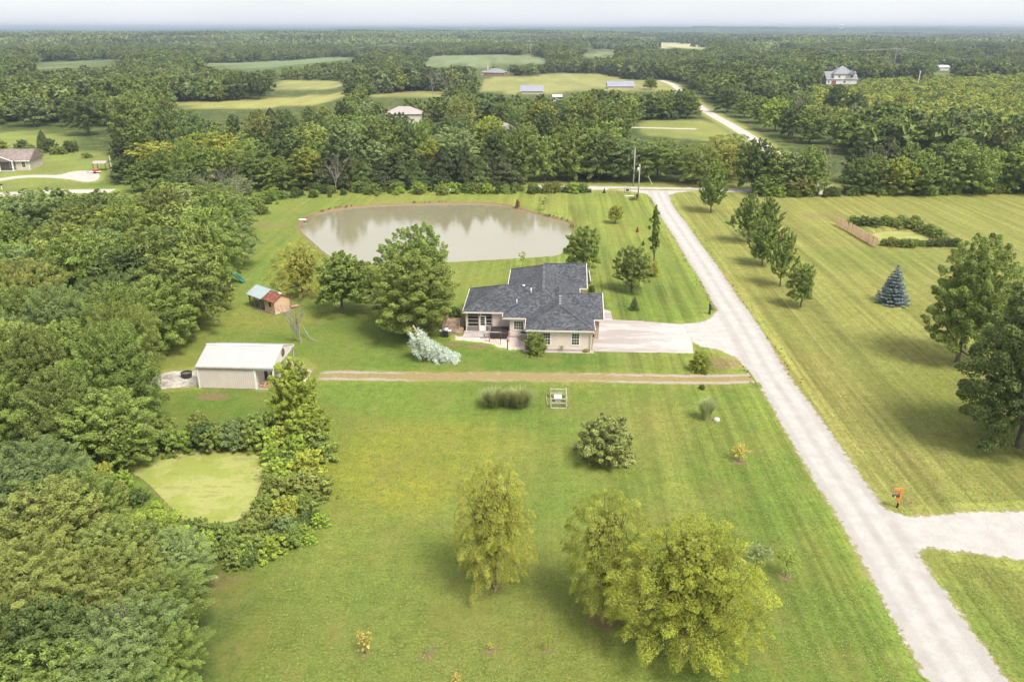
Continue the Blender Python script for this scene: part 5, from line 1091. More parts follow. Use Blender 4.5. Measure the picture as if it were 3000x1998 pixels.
m.add([(0, 0, EZ2), (W, 0, EZ2), (W, h_, z1), (0, h_, z1), (0, D, EZ2), (W, D, EZ2), (0, 0, EZ2 - .07), (W, 0, EZ2 - .07), (W, h_, z1 - .07), (0, h_, z1 - .07), (0, D, EZ2 - .07), (W, D, EZ2 - .07)],
      [(0, 1, 2, 3), (3, 2, 5, 4), (7, 6, 9, 8), (8, 9, 10, 11), (0, 6, 7, 1), (4, 5, 11, 10), (1, 7, 8, 2), (2, 8, 11, 5), (0, 3, 9, 6), (3, 4, 10, 9)])
r_ = m.build('roof', M_SROOF, sh); m = MB(); n_ = Vector((0, -(ZR - EZ2), h_)).normalized()
for i in range(36):
    x = .1 + i * .234; m.bar((x, .02, EZ2 + .012), (x, h_ - .03, z1 + .005), .045, .03); m.bar((x, D - .02, EZ2 + .012), (x, h_ + .03, z1 + .005), .045, .03)
m.build('roof_ribs', M_SROOF, r_); MB().bar((-.02, h_, z1 + .02), (W + .02, h_, z1 + .02), .28, .05).build('ridge_cap', M_WHITE, r_)
part('gutter', M_GREYW, sh, (-.03, -.10, EZ2 - .14, W + .03, -.005, EZ2 - .03)); part('header_beam', M_WHITE, sh, (6.43, .08, 2.2, W - .05, .2, 2.5)); part('side_beam', M_WHITE, sh, (W - .2, .21, 2.2, W - .06, D - .1, 2.5))
MB().add([(W - .04, .1, 2.2), (W - .04, D - .1, 2.2), (W - .04, D - .1, EZ2), (W - .04, h_, z1 - .08), (W - .04, .1, EZ2), (W - .1, .1, 2.2), (W - .1, D - .1, 2.2), (W - .1, D - .1, EZ2), (W - .1, h_, z1 - .08), (W - .1, .1, EZ2)], [(0, 1, 2, 3, 4), (9, 8, 7, 6, 5), (0, 5, 6, 1)]).build('gable_panel', M_STEEL, sh)
for y in (.14, 2.4, 4.6, D - .2): part('porch_post', M_WHITE, sh, (W - .2, y - .07, 0, W - .06, y + .07, 2.2))
part('porch_slab', M_CONC, sh, (6.42, .1, 0, W + .3, D, .05)); part('door', M_DARK, sh, (6.352, 2.6, .05, 6.39, 3.5, 2.05)); part('porch_shelf', M_GREYW, sh, (6.6, 4.6, .05, 7.4, 6.6, .8))
star = MB(); ci = Vector((W + .0, h_ - .15, 3.05)); ring = []
for k in range(20): a = 2 * math.pi * k / 20; ring.append(ci + Vector((.02, .42 * math.cos(a), .42 * math.sin(a))))
star.tube(ring + ring[:1], .03, 5, cap=False)
for k in range(5):
    a = math.pi / 2 + 2 * math.pi * k / 5; t1 = ci + Vector((.02, .42 * math.cos(a), .42 * math.sin(a))); 
    for s_ in (-1, 1): b2 = a + s_ * math.pi / 5; q = ci + Vector((.02, .17 * math.cos(b2), .17 * math.sin(b2))); star.tube([t1, q], .022, 4); star.tube([ci + Vector((.07, 0, 0)), t1], .018, 4)
star.build('star_ornament', M_BLACK, sh)
fw = empty('firewood_pile', (*[SHX + 7.1, SHY + .5], 0), SHR, 'heap of split firewood under the corner porch of the white shed', 'firewood'); M_LOG = simple('split_wood', (.42, .27, .17), .9, .1, .35, 6)
lg = MB().tube([(0, -.22, 0), (0, .22, 0)], .07, 6).mesh('log', M_LOG)
for k in range(70):
    a = rnd.uniform(0, 6.28); r = rnd.random() ** .6 * .75; o = link(bpy.data.objects.new('log', lg), fw); o.location = (math.cos(a) * r * .9, math.sin(a) * r * .7, .09 + max(0, .62 * (1 - r / .8)) * rnd.random() ** .5); o.rotation_euler = (rnd.uniform(-.5, .5), rnd.uniform(-.3, .3), rnd.uniform(0, 6.28)); s = rnd.uniform(.7, 1.2); o.scale = (s, s, s)
p = G(818, 1080); bl = empty('barrel', p, .4, 'blue plastic barrel on its side beside the shed porch', 'barrel'); MB().tube([(-.45, 0, .3), (-.4, 0, .3), (.4, 0, .3), (.45, 0, .3)], [.24, .29, .29, .24], 14).build('drum', simple('blue_plastic', (.16, .29, .42), .4, .4, .1), bl, True); MB().tube([(-.2, 0, .3), (-.15, 0, .3)], .305, 14).tube([(.15, 0, .3), (.2, 0, .3)], .305, 14).build('hoops', M_DARK, bl, True)
p = G(838, 1080); jk = empty('scrap_heap', p, 0, 'orange-brown heap of logs beside the blue barrel', 'firewood')
for k in range(22): o = link(bpy.data.objects.new('log', lg), jk); o.location = (rnd.uniform(-.8, .8), rnd.uniform(-.5, .5), rnd.uniform(.07, .35)); o.rotation_euler = (rnd.uniform(-.3, .3), 0, rnd.uniform(0, 6.28))
# yard light on its pole
p = G(862, 1075); d = ray(861, 1009); H = CAMH + d[2] * p.y / d[1]; yl = empty('yard_light', p, 0, 'white tilted panel on a dark pole beside the shed', 'lamp'); MB().tube([(0, 0, -.1), (0, 0, H - .4)], .05, 8).build('pole', M_BLACK, yl, True)
MB().add([(-.18, -.05, H - .55), (.05, -.3, H - .2), (.22, .1, H), (-.05, .3, H - .4), (-.12, .05, H - .6), (.1, -.2, H - .25), (.26, .18, H - .06), (0, .36, H - .46)], [(0, 1, 2, 3), (7, 6, 5, 4), (0, 4, 5, 1), (1, 5, 6, 2), (2, 6, 7, 3), (3, 7, 4, 0)]).build('panel', M_WHITE, yl)
# dirt bin behind the shed
p = G(548, 1105); cb = empty('dark_tub', p, .3, 'dark tub on the gravel left of the white shed', 'tub'); MB().tube([(0, 0, 0), (0, 0, .6)], [.5, .6], 14, cap=False).build('wall', M_DARK, cb, True); MB().tube([(0, 0, .4), (0, 0, .42)], .55, 14).build('fill', M_BARK, cb)

# ------------------------------------------------------------------ coop with run
A = Vector((-.76, .65, 0)).normalized(); ca = math.atan2(A.y, A.x)
cp = empty('chicken_coop', (-31.96, 101.28, 0), ca, 'tan coop with red roof and grey-roofed wire run beside the left wood', 'coop')
M_TAN = siding_mat('tan_boards', (.62, .42, .28), .2, True); M_RED = shingle_mat('red_shingles', (.20, .070, .05), (.30, .12, .085), (.15, .05, .04)); M_TEAL = simple('grey_teal_steel', (.36, .43, .45), .4, .45, .08, .8)
# local x runs along the building, local y to the left of it (towards the camera side is -y side swapped)
L1, L2, WD, E3, R3 = 2.3, 3.6, -2.5, 1.85, 2.55
part('wall', M_TAN, cp, (0, WD, .12, L1, 0, E3)); 
MB().add([(0, 0, E3), (0, WD, E3), (0, WD / 2, R3), (.04, 0, E3), (.04, WD, E3), (.04, WD / 2, R3)], [(0, 2, 1), (3, 4, 5), (0, 1, 4, 3), (1, 2, 5, 4), (2, 0, 3, 5)]).build('gable_wall', M_TAN, cp)
def gable_roof(x0, x1, y0, y1, ze, zr, mat, name, th=.06):
    ym = (y0 + y1) / 2
    return MB().add([(x0, y0, ze), (x1, y0, ze), (x1, ym, zr), (x0, ym, zr), (x0, y1, ze), (x1, y1, ze), (x0, y0, ze - th), (x1, y0, ze - th), (x1, ym, zr - th), (x0, ym, zr - th), (x0, y1, ze - th), (x1, y1, ze - th)],
                    [(0, 1, 2, 3), (3, 2, 5, 4), (7, 6, 9, 8), (8, 9, 10, 11), (0, 6, 7, 1), (4, 5, 11, 10), (1, 7, 8, 2), (2, 8, 11, 5), (0, 3, 9, 6), (3, 4, 10, 9)]).build(name, mat, cp)
gable_roof(-.2, L1 + .05, WD - .25, .25, E3 - .08, R3 + .06, M_RED, 'roof'); gable_roof(L1 + .06, L1 + L2, WD - .5, .5, E3 - .02, R3 + .22, M_TEAL, 'run_roof')
part('window', M_DARK, cp, (.75, .002, .9, 1.2, .03, 1.5)); part('base', M_CONC, cp, (-.1, WD - .1, 0, L1 + .1, .1, .118)); part('corner_trim', M_WOOD, cp, (-.03, -.05, .12, .05, .03, E3)); part('corner_trim', M_WOOD, cp, (-.03, WD - .03, .12, .05, WD + .05, E3))
part('door_latch', M_DARK, cp, (-.03, -1.05, .95, -.002, -.98, 1.05)); part('roof_vent', M_WHITE, cp, (.1, WD / 2 - .15, R3 + .05, .5, WD / 2 + .15, R3 + .2))
for x in (L1 + .9, L1 + 2.2, L1 + L2 - .1):
    for y in (.1, WD - .1): part('run_post', M_WOOD, cp, (x - .05, y - .05, 0, x + .05, y + .05, E3))
m = MB()
for k in range(28): x = L1 + .1 + k * .125; m.bar((x, .1, .05), (x, .1, E3 - .1), .012); m.bar((x, WD - .1, .05), (x, WD - .1, E3 - .1), .012)
for k in range(14): z = .1 + k * .125; m.bar((L1 + .1, .1, z), (L1 + L2, .1, z), .012); m.bar((L1 + L2 - .05, .1, z), (L1 + L2 - .05, WD - .1, z), .012)
m.build('wire_mesh', M_DARK, cp); part('sill', M_WOOD, cp, (L1 + .05, .05, 0, L1 + L2, .16, .12)); part('run_floor', M_DARK, cp, (L1 + .05, WD, .0, L1 + L2 - .1, .04, .02))
p = G(862, 901); lgp = empty('log_pile', p, .6, 'small orange-brown log pile at the right of the coop', 'firewood')
for k in range(14): o = link(bpy.data.objects.new('log', lg), lgp); o.location = (rnd.uniform(-.4, .4), rnd.uniform(-.2, .2), .08 + rnd.uniform(0, .35)); o.rotation_euler = (0, 0, 1.57 + rnd.uniform(-.2, .2)); o.scale = (1.3,) * 3
# green slide at the wood edge
p = G(700, 826); sd2 = empty('garden_slide', p, R_(-35), 'teal green plastic slide poking out of the left wood', 'slide'); M_TEALP = simple('teal_plastic', (.03, .22, .17), .35, .5, .1)
pts = [(-1.9, 0, 1.55), (-1.4, 0, 1.45), (-.8, 0, 1.0), (-.1, 0, .75), (.6, 0, .35), (1.2, 0, .22)]; m = MB()
for (a, b) in zip(pts, pts[1:]): m.bar(a, b, .55, .05)
m.build('chute', M_TEALP, sd2); 
for s_ in (-1, 1): MB().tube([(x, s_ * .29, z + .12) for x, y, z in pts], .07, 6).build('side_rail', M_TEALP, sd2, True)
part('support', M_WOOD, sd2, (-1.9, -.25, 0, -1.8, -.15, 1.5)); part('support', M_WOOD, sd2, (-1.9, .15, 0, -1.8, .25, 1.5))
HAZE_D = 0.00018
# ================================================================== YARD OBJECTS
# panel fence at the algae pond
a, b = G(2450, 660), G(2567, 727); fd = (b - a); fl = fd.length; fr = math.atan2(fd.y, fd.x)
M_CEDARW = simple('orange_cedar', (.90, .62, .43), .8, .15, .15, 2.5)
fe = empty('panel_fence', a, fr, 'orange-brown wooden panel fence slanting beside the algae pond', 'fence'); NP = 10; pw = fl / NP
m = MB(); n = 12
for i in range(n): m.box(.05 + i * (pw - .10) / n, -.012, .05, .05 + (i + 1) * (pw - .10) / n - .012, .012, 1.75 + (.03 if i % 2 else 0))
m.box(.02, .013, .4, pw - .02, .05, .5).box(.02, .013, 1.35, pw - .02, .05, 1.45); pm = m.mesh('panel', M_CEDARW)
for k in range(NP):
    o = link(bpy.data.objects.new('panel', pm), fe); o.location = (k * pw, 0, rnd.uniform(-.1, .1)); o.rotation_euler = (rnd.uniform(-.12, .06), rnd.uniform(-.03, .03), rnd.uniform(-.03, .03))
    part('post', M_WOOD, fe, (k * pw - .05, .05, 0, k * pw + .05, .15, 1.8))
    if k in (7, 9): part('post', M_DARK, fe, ((k + 1) * pw - .06, -.02, 0, (k + 1) * pw - .01, .0, 1.7))
# weathered fence left of the duckweed pond
a, b = G(345, 1288), G(442, 1280); fd = b - a; fe = empty('picket_fence', a, math.atan2(fd.y, fd.x), 'short weathered grey board fence at the far bank of the duckweed pond', 'fence'); bd = MB().box(0, -.012, 0, .135, .012, 1.35).box(.02, -.011, 1.35, .115, .011, 1.40).mesh('board', M_GREYW)
nb = int(fd.length / .15)
for k in range(nb): o = link(bpy.data.objects.new('board', bd), fe); o.location = (k * .15, 0, rnd.uniform(0, .04)); o.rotation_euler = (0, rnd.uniform(-.02, .02), 0)
part('rail', M_GREYW, fe, (0, .013, .35, fd.length, .05, .43)); part('rail', M_GREYW, fe, (0, .013, 1.0, fd.length, .05, 1.08)); part('post', M_GREYW, fe, (.5, .05, 0, .6, .15, 1.4)); part('post', M_GREYW, fe, (fd.length - .3, .05, 0, fd.length - .2, .15, 1.4))
# orange mailbox post at the right driveway
M_ORANGE = simple('orange_paint', (.78, .20, .035), .5, .35, .1); p = G(2628, 1487); mb = empty('mailbox', p, R_(4), 'black mailbox on a bright orange L-shaped post by the gravel driveway', 'mailbox')
MB().bar((0, 0, 0), (.02, 0, .45), .12).build('post_sleeve', M_BLACK, mb); MB().bar((.02, 0, .45), (.08, 0, 1.75), .11).build('post', M_ORANGE, mb); part('top_arm', M_ORANGE, mb, (-.55, -.055, 1.7, .14, .055, 1.81)); part('bracket', M_ORANGE, mb, (-.5, -.05, .98, .18, .05, 1.04)); MB().bar((.02, 0, .75), (-.2, 0, .98), .07).build('brace', M_ORANGE, mb)
m = MB(); prof = [(-.09, 0), (.09, 0)] + [(.09 * math.cos(k * math.pi / 8), .13 + .09 * math.sin(k * math.pi / 8)) for k in range(9)]
nn = len(prof); m.add([(-.56, y, 1.045 + z) for y, z in prof] + [(-.02, y, 1.045 + z) for y, z in prof], [tuple(range(nn)), tuple(range(2 * nn - 1, nn - 1, -1))] + [(i, nn + i, nn + (i + 1) % nn, (i + 1) % nn) for i in range(nn)]); m.build('box', M_BLACK, mb); part('label_plate', M_WHITE, mb, (-.48, -.098, 1.08, -.34, -.091, 1.14)); part('flag', M_ORANGE, mb, (-.2, .092, 1.15, -.15, .10, 1.36))
# dark mailbox opposite the concrete drive
p = G(2079, 921); mb = empty('mailbox', p, R_(-10), 'dark green mailbox post on the lawn tip above the concrete drive', 'mailbox'); M_DGREEN = simple('dark_green_plastic', (.02, .035, .03), .5, .35, .1)
MB().box(-.1, -.12, 0, .1, .12, 1.0).build('post', M_DGREEN, mb, bevel=.03); MB().box(-.12, -.25, 1.0, .12, .28, 1.28).tube([(0, -.25, 1.28), (0, .28, 1.28)], .12, 10).build('box', M_DGREEN, mb, bevel=.01); part('newspaper_tube', M_DGREEN, mb, (.14, -.2, .7, .30, .25, .9)); part('flag', M_WHITE, mb, (.125, -.05, 1.1, .14, .1, 1.15)); MB().tube([(-.15, 0, 0), (-.15, 0, 1.75)], .03, 6).build('reflector_stake', M_DGREEN, mb)
# utility poles
def pole(u, vb, vt, lab, cross=0, tf=False):
    p = G(u, vb); d = ray(u + 2, vt); H = CAMH + d[2] * p.y / d[1]; e = empty('utility_pole', p, 0, lab, 'pole', 'utility poles'); MB().tube([(0, 0, -.3), (0, 0, H)], [.17, .12], 8).build('shaft', M_POLE, e, True)
    MB().tube([(0, 0, H), (0, 0, H + .16)], [.05, .04], 6).build('insulator', M_WHITE, e, True)
    if tf: MB().tube([(-.35, 0, H - 1.6), (-.35, 0, H - .75)], .24, 10).build('transformer', M_METAL, e, True); MB().bar((-.35, 0, H - 1.1), (0, 0, H - 1.1), .08).build('bracket', M_DARK, e); MB().box(-.45, -.2, 0, -.12, .15, 1.1).build('meter_box', M_DGREEN, e)
    else: MB().tube([(0, 0, H * .34), (0, 0, H * .37)], .2, 8).tube([(0, 0, H * .42), (0, 0, H * .44)], .2, 8).build('band', M_DARK, e)
    return p, H
pA, hA = pole(1855, 546, 436, 'taller grey utility pole beyond the cross road'); pB, hB = pole(1869, 583, 482, 'shorter utility pole with transformer on the lawn corner', tf=True); pC, hC = pole(333, 530, 459, 'utility pole rising from the left wood near the neighbouring house')
def wire(name, a, b, sag, lab, r=.02, n=14, cat='cable'):
    a, b = Vector(a), Vector(b); pts = [a.lerp(b, k / n) - Vector((0, 0, sag * 4 * (k / n) * (1 - k / n))) for k in range(n + 1)]
    return tag(MB().tube(pts, r, 4).build(name, M_DARK if r < .05 else M_METAL), lab, cat)
wire('overhead_cable', (pA.x, pA.y, hA), (pB.x, pB.y, hB), .5, 'slack cable between the two poles at the junction'); wire('overhead_cable', (pA.x, pA.y, hA), (pC.x, pC.y, hC), 4, 'long cable from the taller pole over the wood to the left pole', .018, 30); wire('overhead_cable', (pA.x, pA.y, hA - 2), (pC.x, pC.y, hC - 1.2), 4, 'lower long cable from the taller pole over the wood', .018, 30)
g1 = G(1912, 543); wire('guy_wire', (pA.x, pA.y, hA - 1), (g1.x, g1.y, 0), 0, 'guy wire bracing the taller pole to the verge', .02, 2); e = MB().tube([(g1.x, g1.y, 0), (g1.x + (pA.x - g1.x) * .25, g1.y + (pA.y - g1.y) * .25, hA * .24)], .06, 6).build('guy_guard', simple('yellow_plastic', (.75, .66, .30), .5, .3)); tag(e, 'pale sleeve at the foot of the guy wire beyond the road', 'guard')
# sign with hanging board at the junction
p = G(1838, 566); sg = empty('hanging_sign', p, 0, 'small dark board hanging from a frame at the junction corner', 'sign'); part('post', M_DARK, sg, (-.68, -.04, 0, -.6, .04, 1.1)); part('post', M_DARK, sg, (.6, -.04, 0, .68, .04, 1.1)); part('crossbar', M_DARK, sg, (-.7, -.03, 1.1, .7, .03, 1.16)); part('board', M_DARK, sg, (-.35, -.02, .45, .35, .02, .95)); part('chain', M_METAL, sg, (-.3, -.01, .95, -.28, .01, 1.1), (.28, -.01, .95, .3, .01, 1.1))
def rock(name, p, sx, sy, sz, seed, mat, lab, cat='rock', group=None):
    bm_v = []; g = np.random.default_rng(seed); m = MB(); nu, nv = 10, 7; 
    for j in range(nv):
        ph = -math.pi / 2 * .35 + (math.pi * .675) * j / (nv - 1)
        for i in range(nu):
            th = 2 * math.pi * i / nu; k = g.uniform(.85, 1.12); m.v.append((sx * k * math.cos(th) * math.cos(ph), sy * k * math.sin(th) * math.cos(ph), max(-.05, sz * k * math.sin(ph) + sz * .2)))
    for j in range(nv - 1):
        for i in range(nu): i2 = (i + 1) % nu; m.f.append((j * nu + i, j * nu + i2, (j + 1) * nu + i2, (j + 1) * nu + i))
    m.f.append(tuple((nv - 1) * nu + i for i in range(nu))); o = m.build(name, mat, None, True); o.location = p; return tag(o, lab, cat, group)
M_ROCK = simple('pale_stone', (.62, .60, .57), .9, .1, .2, 3)
rock('boulder', G(2099, 1232), .36, .32, .28, 3, simple('grey_stone', (.46, .45, .43), .9, .1, .25, 3), 'white boulder beside the ornamental grass near the lane'); rock('stone', G(1843, 575), 1.1, .35, .12, 4, M_ROCK, 'flat pale stone under the hanging sign'); rock('stone', G(886, 645), .9, .5, .2, 6, M_ROCK, 'pale stone on the left shore of the pond')
tree_bt('bush', 'shrub2', 1855, 586, 576, 26, 'olive', 'low bush at the foot of the transformer pole', 'bush')
# white bench with plant at the far pond bank
p = G(1323, 567); be = empty('garden_bench', p, 0, 'white garden bench on the far bank above the pond', 'bench'); part('seat', M_WHITE, be, (-1.1, -.3, .42, 1.1, .25, .48)); part('backrest', M_WHITE, be, (-1.1, .22, .55, 1.1, .28, 1.05))
for x in (-1.05, .97): part('leg', M_WHITE, be, (x, -.28, 0, x + .08, -.2, .42)); part('leg', M_WHITE, be, (x, .17, 0, x + .08, .29, .54))
tree_bt('bush', 'shrub0', 1324, 562, 549, 32, 'bright', 'leafy bush right behind the white bench', 'bush')
# ornamental grasses
GM = {}
def fountain(u, vb, vt, wpx, lab, tone, seed):
    p = G(u, vb); d = ray(u, vt); H = CAMH + d[2] * p.y / d[1]; R1 = wpx / 2 / F * depth(p.x, p.y); o = bpy.data.objects.new('ornamental_grass', tuft_mesh(1100, H * 1.12, R1, seed, .022)); link(o); o.location = p; o.color = (*tone, 1); tag(o, lab, 'ornamental grass', 'clumps of ornamental grass')
fountain(1447, 1190, 1138, 96, 'left clump of the pair of tan-green ornamental grasses', (.28, .30, .11), 1); fountain(1524, 1191, 1137, 100, 'right clump of the pair of tan-green ornamental grasses', (.29, .305, .11), 2); fountain(1485, 1190, 1145, 50, 'low clump between the pair of ornamental grasses', (.27, .27, .10), 5)
fountain(2068, 1228, 1165, 56, 'single ornamental grass clump with pale plumes beside a white boulder', (.40, .43, .20), 3)
# rail pen with a stone table
a = G(1614, 1193); pen = empty('rail_pen', a, R_(-1.5), 'small three-sided pen of grey wooden rails in the lawn', 'fence'); c2 = G(1660, 1193); W5 = (c2 - a).length; D5 = G(1614, 1153).y - a.y - .9
for x, y in ((0, 0), (W5, 0), (W5, D5), (0, D5), (W5, D5 * .5)): part('post', M_GREYW, pen, (x - .06, y - .06, 0, x + .06, y + .06, 1.05))
for z in (.45, .9):
    part('rail', M_GREYW, pen, (.06, -.035, z, W5 - .06, .035, z + .09)); part('rail', M_GREYW, pen, (.06, D5 - .035, z, W5 - .06, D5 + .035, z + .09)); part('rail', M_GREYW, pen, (W5 - .035, .06, z + .01, W5 + .035, D5 - .06, z + .10))
part('ground_rail', M_GREYW, pen, (0, -.3, 0, W5, -.22, .08))
p = G(1634, 1172); tb = empty('stone_table', p, 0, 'square pale stone slab on a block inside the rail pen', 'table'); part('slab', M_ROCK, tb, (-.4, -.45, .35, .4, .45, .45)); part('block', M_GREYW, tb, (-.3, -.35, 0, .3, .35, .349))
a, b = G(1600, 1161), G(1604, 1191); tag(MB().bar((a.x, a.y, .06), (b.x, b.y, .06), .09).build('loose_rail', M_WOOD), 'pale loose rail lying in the grass left of the pen', 'rail')
# fallen silvery branch with its broken limb
p = G(1264, 1050); fb = empty('fallen_branch', p, 0, 'fallen silver-leaved branch lying on the lawn left of the house', 'branch'); g = np.random.default_rng(31); Vs = []; Ls = []
for k in range(120):
    cx = g.uniform(-2.3, 2.7); top = 3.7 * (1 - ((cx + 2.3) / 5.2) ** 1.15) + .45; cy = g.normal(-.3, .55); cz = max(.3, top * g.uniform(.35, 1) - abs(cy) * .4); n = 90; s_ = g.uniform(size=n); ax = unit(np.array([[.55 + .3 * g.normal(), -.5 + .4 * g.normal(), -.25]]))[0]
    P = np.array([cx, cy, cz]) + ax * (s_ * .75)[:, None] - np.array([0, 0, .35]) * (s_ ** 2)[:, None] + g.normal(0, .13, (n, 3)); P[:, 2] = np.maximum(P[:, 2], .05)
    Vs.append(leaf_quads(P, unit(np.array([0, -.5, .7]) + g.normal(size=(n, 3)) * .5), .075 * g.uniform(.7, 1.4, n), .5, g)); Ls.append(g.normal(.40, .18, n))
o = link(bpy.data.objects.new('leaves', leaf_mesh('branch_leaves', np.concatenate(Vs), np.clip(np.concatenate(Ls), 0, .6))), fb); o.color = (.52, .58, .48, 1)
m = MB(); m.tube([(-2.0, .1, 4.1), (-1.5, -.2, 3.3), (-.6, -.3, 2.3), (.6, -.2, 1.2), (2.2, -.2, .35)], [.10, .09, .07, .05, .02], 6)
for k in range(9): x = -1.8 + k * .45; m.tube([(x, -.1, max(.4, 3.2 - .7 * (x + 2.0))), (x + .8, rnd.uniform(-1, .6), rnd.uniform(.1, .9))], [.035, .012], 4)
m.build('limb', simple('torn_wood', (.40, .27, .17), .9, .1, .25), fb, True)
# dead trees
def dead(name, u, vb, vt, lab, seed, spread, r0, dp, group=None, mat=M_DEAD, sc=1.0):
    p = G(u, vb); d = ray(u, vt); H = CAMH + d[2] * p.y / d[1]; m = dead_mb(seed, H, spread, r0, dp); zt = max(v[2] for v in m.v); o = m.build(name, mat, None, True); o.location = p; k = H / zt; o.scale = (k * sc, k * sc, k); return tag(o, lab, 'tree', group)
dead('dead_tree', 881, 1003, 868, 'bare dead tree with forked limbs on the lawn between coop and shed', 12, .55, .17, 5)
a = G(888, 985); tag(MB().tube([(a.x, a.y, 1.4), (a.x + 1.2, a.y - 1.4, .35), (a.x + 2.6, a.y - 2.6, .12)], [.07, .05, .02], 5).tube([(a.x + 1.2, a.y - 1.4, .35), (a.x + 1.3, a.y - 2.4, .1)], [.04, .015], 4).tube([(a.x + 1.9, a.y - 2, .2), (a.x + 2.6, a.y - 1.7, .1)], [.03, .01], 4).build('broken_limb', M_DEAD, None, True), 'broken limb hanging to the ground from the dead tree', 'branch')
for k, (u, vb, vt) in enumerate(((690, 600, 478), (650, 590, 490), (600, 575, 492), (715, 620, 520), (735, 596, 500))): dead('bare_brush', u, vb, vt, 'grey leafless brush left of the pond, %s from left' % ORD[[3, 2, 1, 4, 5][k]], 40 + k, .5, .09, 5, 'bare brush left of the pond', simple('grey_twig%d' % k, (.34, .28, .25), .9, .1) if k == 0 else bpy.data.materials['grey_twig0'], 1.5)
dead('dead_tree', 2560, 548, 425, 'pale leafless tree in the front of the wood behind the right lawn', 21, .42, .16, 5); dead('dead_tree', 2420, 555, 425, 'thin grey half-bare tree in the wood, right of the far road', 23, .45, .12, 5, None, M_DEAD, 1.2); dead('dead_tree', 2350, 345, 255, 'faint bare tree standing in the far thicket', 25, .4, .2, 4)
for k, (u, vb, vt) in enumerate(((985, 560, 440), (1270, 300, 180), (1310, 300, 180))): dead('bare_tree', u, vb, vt, ['slim bare tree inside the wood left of centre', 'left one of two pale bare trees before the far green field', 'right one of two pale bare trees before the far green field'][k], 60 + k, .35, .14, 4)
for k, (u, vt, H) in enumerate(((300, 1735, 6.6), (345, 1780, 6.4))):
    p = at_top(u, vt, H); o = dead_mb(90 + k, H, .6, .07, 4).build('dead_branches', M_DEAD, None, True); o.location = p; o.scale = (.9, .9, H / max(v[2] for v in [tuple(x.co) for x in o.data.vertices])); tag(o, ['pale bare branches poking out of the lower left wood, left ones', 'pale bare branches poking out of the lower left wood, right ones'][k], 'tree')
# ring of seats and stones behind the tall trees
p = G(1105, 852); fp = empty('fire_pit', p, 0, 'ring of reddish stones on the gravel behind the tall trees', 'fire pit'); 
for k in range(12): a = k * math.pi / 6; o = MB().box(-.2, -.12, 0, .2, .12, .25).build('stone', M_BRICK, fp, bevel=.03); o.location = (.8 * math.cos(a), .8 * math.sin(a), 0); o.rotation_euler = (0, 0, a + 1.57)

# ================================================================== NEIGHBOURING AND FAR BUILDINGS
M_GROOF = shingle_mat('grey_shingles', (.20, .20, .215), (.29, .29, .31), (.16, .16, .17)); M_BROOF = shingle_mat('brown_shingles', (.20, .155, .145), (.28, .225, .21), (.16, .12, .11)); M_SROOF2 = simple('slate_metal', (.25, .26, .32), .5, .4, .06, .2); M_TANW = siding_mat('tan_siding', (.55, .48, .42)); M_WSIDE = siding_mat('white_siding', (.68, .66, .64))
M_PINKR = simple('pink_brown_metal', (.36, .315, .30), .5, .35, .06, .3)
def block_house(name, lab, p, rz, W, D, wh, pitch, wall, roof_m, cat='house', gable=True, axis='x', oh=.5, windows=(), extra=None, group=None):
    e = empty(name, (p[0], p[1], float(terrain(p[0], p[1]))), rz, lab, cat, group); part('wall', wall, e, (0, 0, -.3, W, D, wh)); m = MB(); hip(m, -oh, -oh, W + oh, D + oh, wh + .01, pitch, axis, gable, gable); m.build('roof', roof_m, e)
    m = MB(); m.box(-oh - .06, -oh - .06, wh - .16, W + oh + .06, -oh, wh + .03); m.box(-oh - .06, D + oh, wh - .16, W + oh + .06, D + oh + .06, wh + .03); m.build('fascia', M_WHITE, e)
    if gable:
        hw = D / 2 if axis == 'x' else W / 2
        for s_ in (0, 1):
            if axis == 'x': x = W * s_; vs = [(x, 0, wh), (x, D, wh), (x, D / 2, wh + hw * pitch)]
            else: y = D * s_; vs = [(0, y, wh), (W, y, wh), (W / 2, y, wh + hw * pitch)]
            MB().add(vs, [(0, 1, 2)]).build('gable_wall', wall, e)
    for (x, z, ww, hh) in windows: window(e, 'front', (x, 0, z), ww, hh, 2, 2, M_WHITE, .13)
    if extra: extra(e)
    return e
# left neighbour, cut by the frame
a, b = G(46, 505), G(89, 499); dd = b - a; rz = math.atan2(dd.y, dd.x); L = dd.length
o = G(89, 499); rz = R_(8)
def nb_extra(e):
    r = MB(); hip(r, 2.5, -1.9, 9.8, 5.2, 2.66, .42, 'y', True, True); r.build('porch_roof', M_BROOF, e)
    MB().add([(2.6, -1.86, 2.65), (9.7, -1.86, 2.65), (6.15, -1.86, 2.65 + 3.5 * .42)], [(0, 1, 2)]).build('porch_gable', M_TANW, e); m = MB(); m.bar((2.4, -1.95, 2.62), (6.15, -1.95, 2.70 + 3.65 * .42), .12, .22); m.bar((9.9, -1.95, 2.62), (6.15, -1.95, 2.70 + 3.65 * .42), .12, .22); m.build('rake_trim', M_WHITE, e)
    for x in (2.75, 6.2, 9.5): part('porch_column', M_WHITE, e, (x - .12, -1.8, 0, x + .12, -1.56, 2.64))
    part('porch_wall', simple('dark_stone', (.20, .17, .16), .9, .1, .3, 4), e, (2.6, -.02, 0, 9.6, -.003, 2.5)); window(e, 'front', (8.6, -.025, 1.5), .8, 1.3, 1, 2); part('porch_slab', M_CONC, e, (2.5, -1.95, 0, 9.8, -.03, .15)); part('corner_board', M_WHITE, e, (12.9, -.06, 0, 13.06, .1, 2.6))
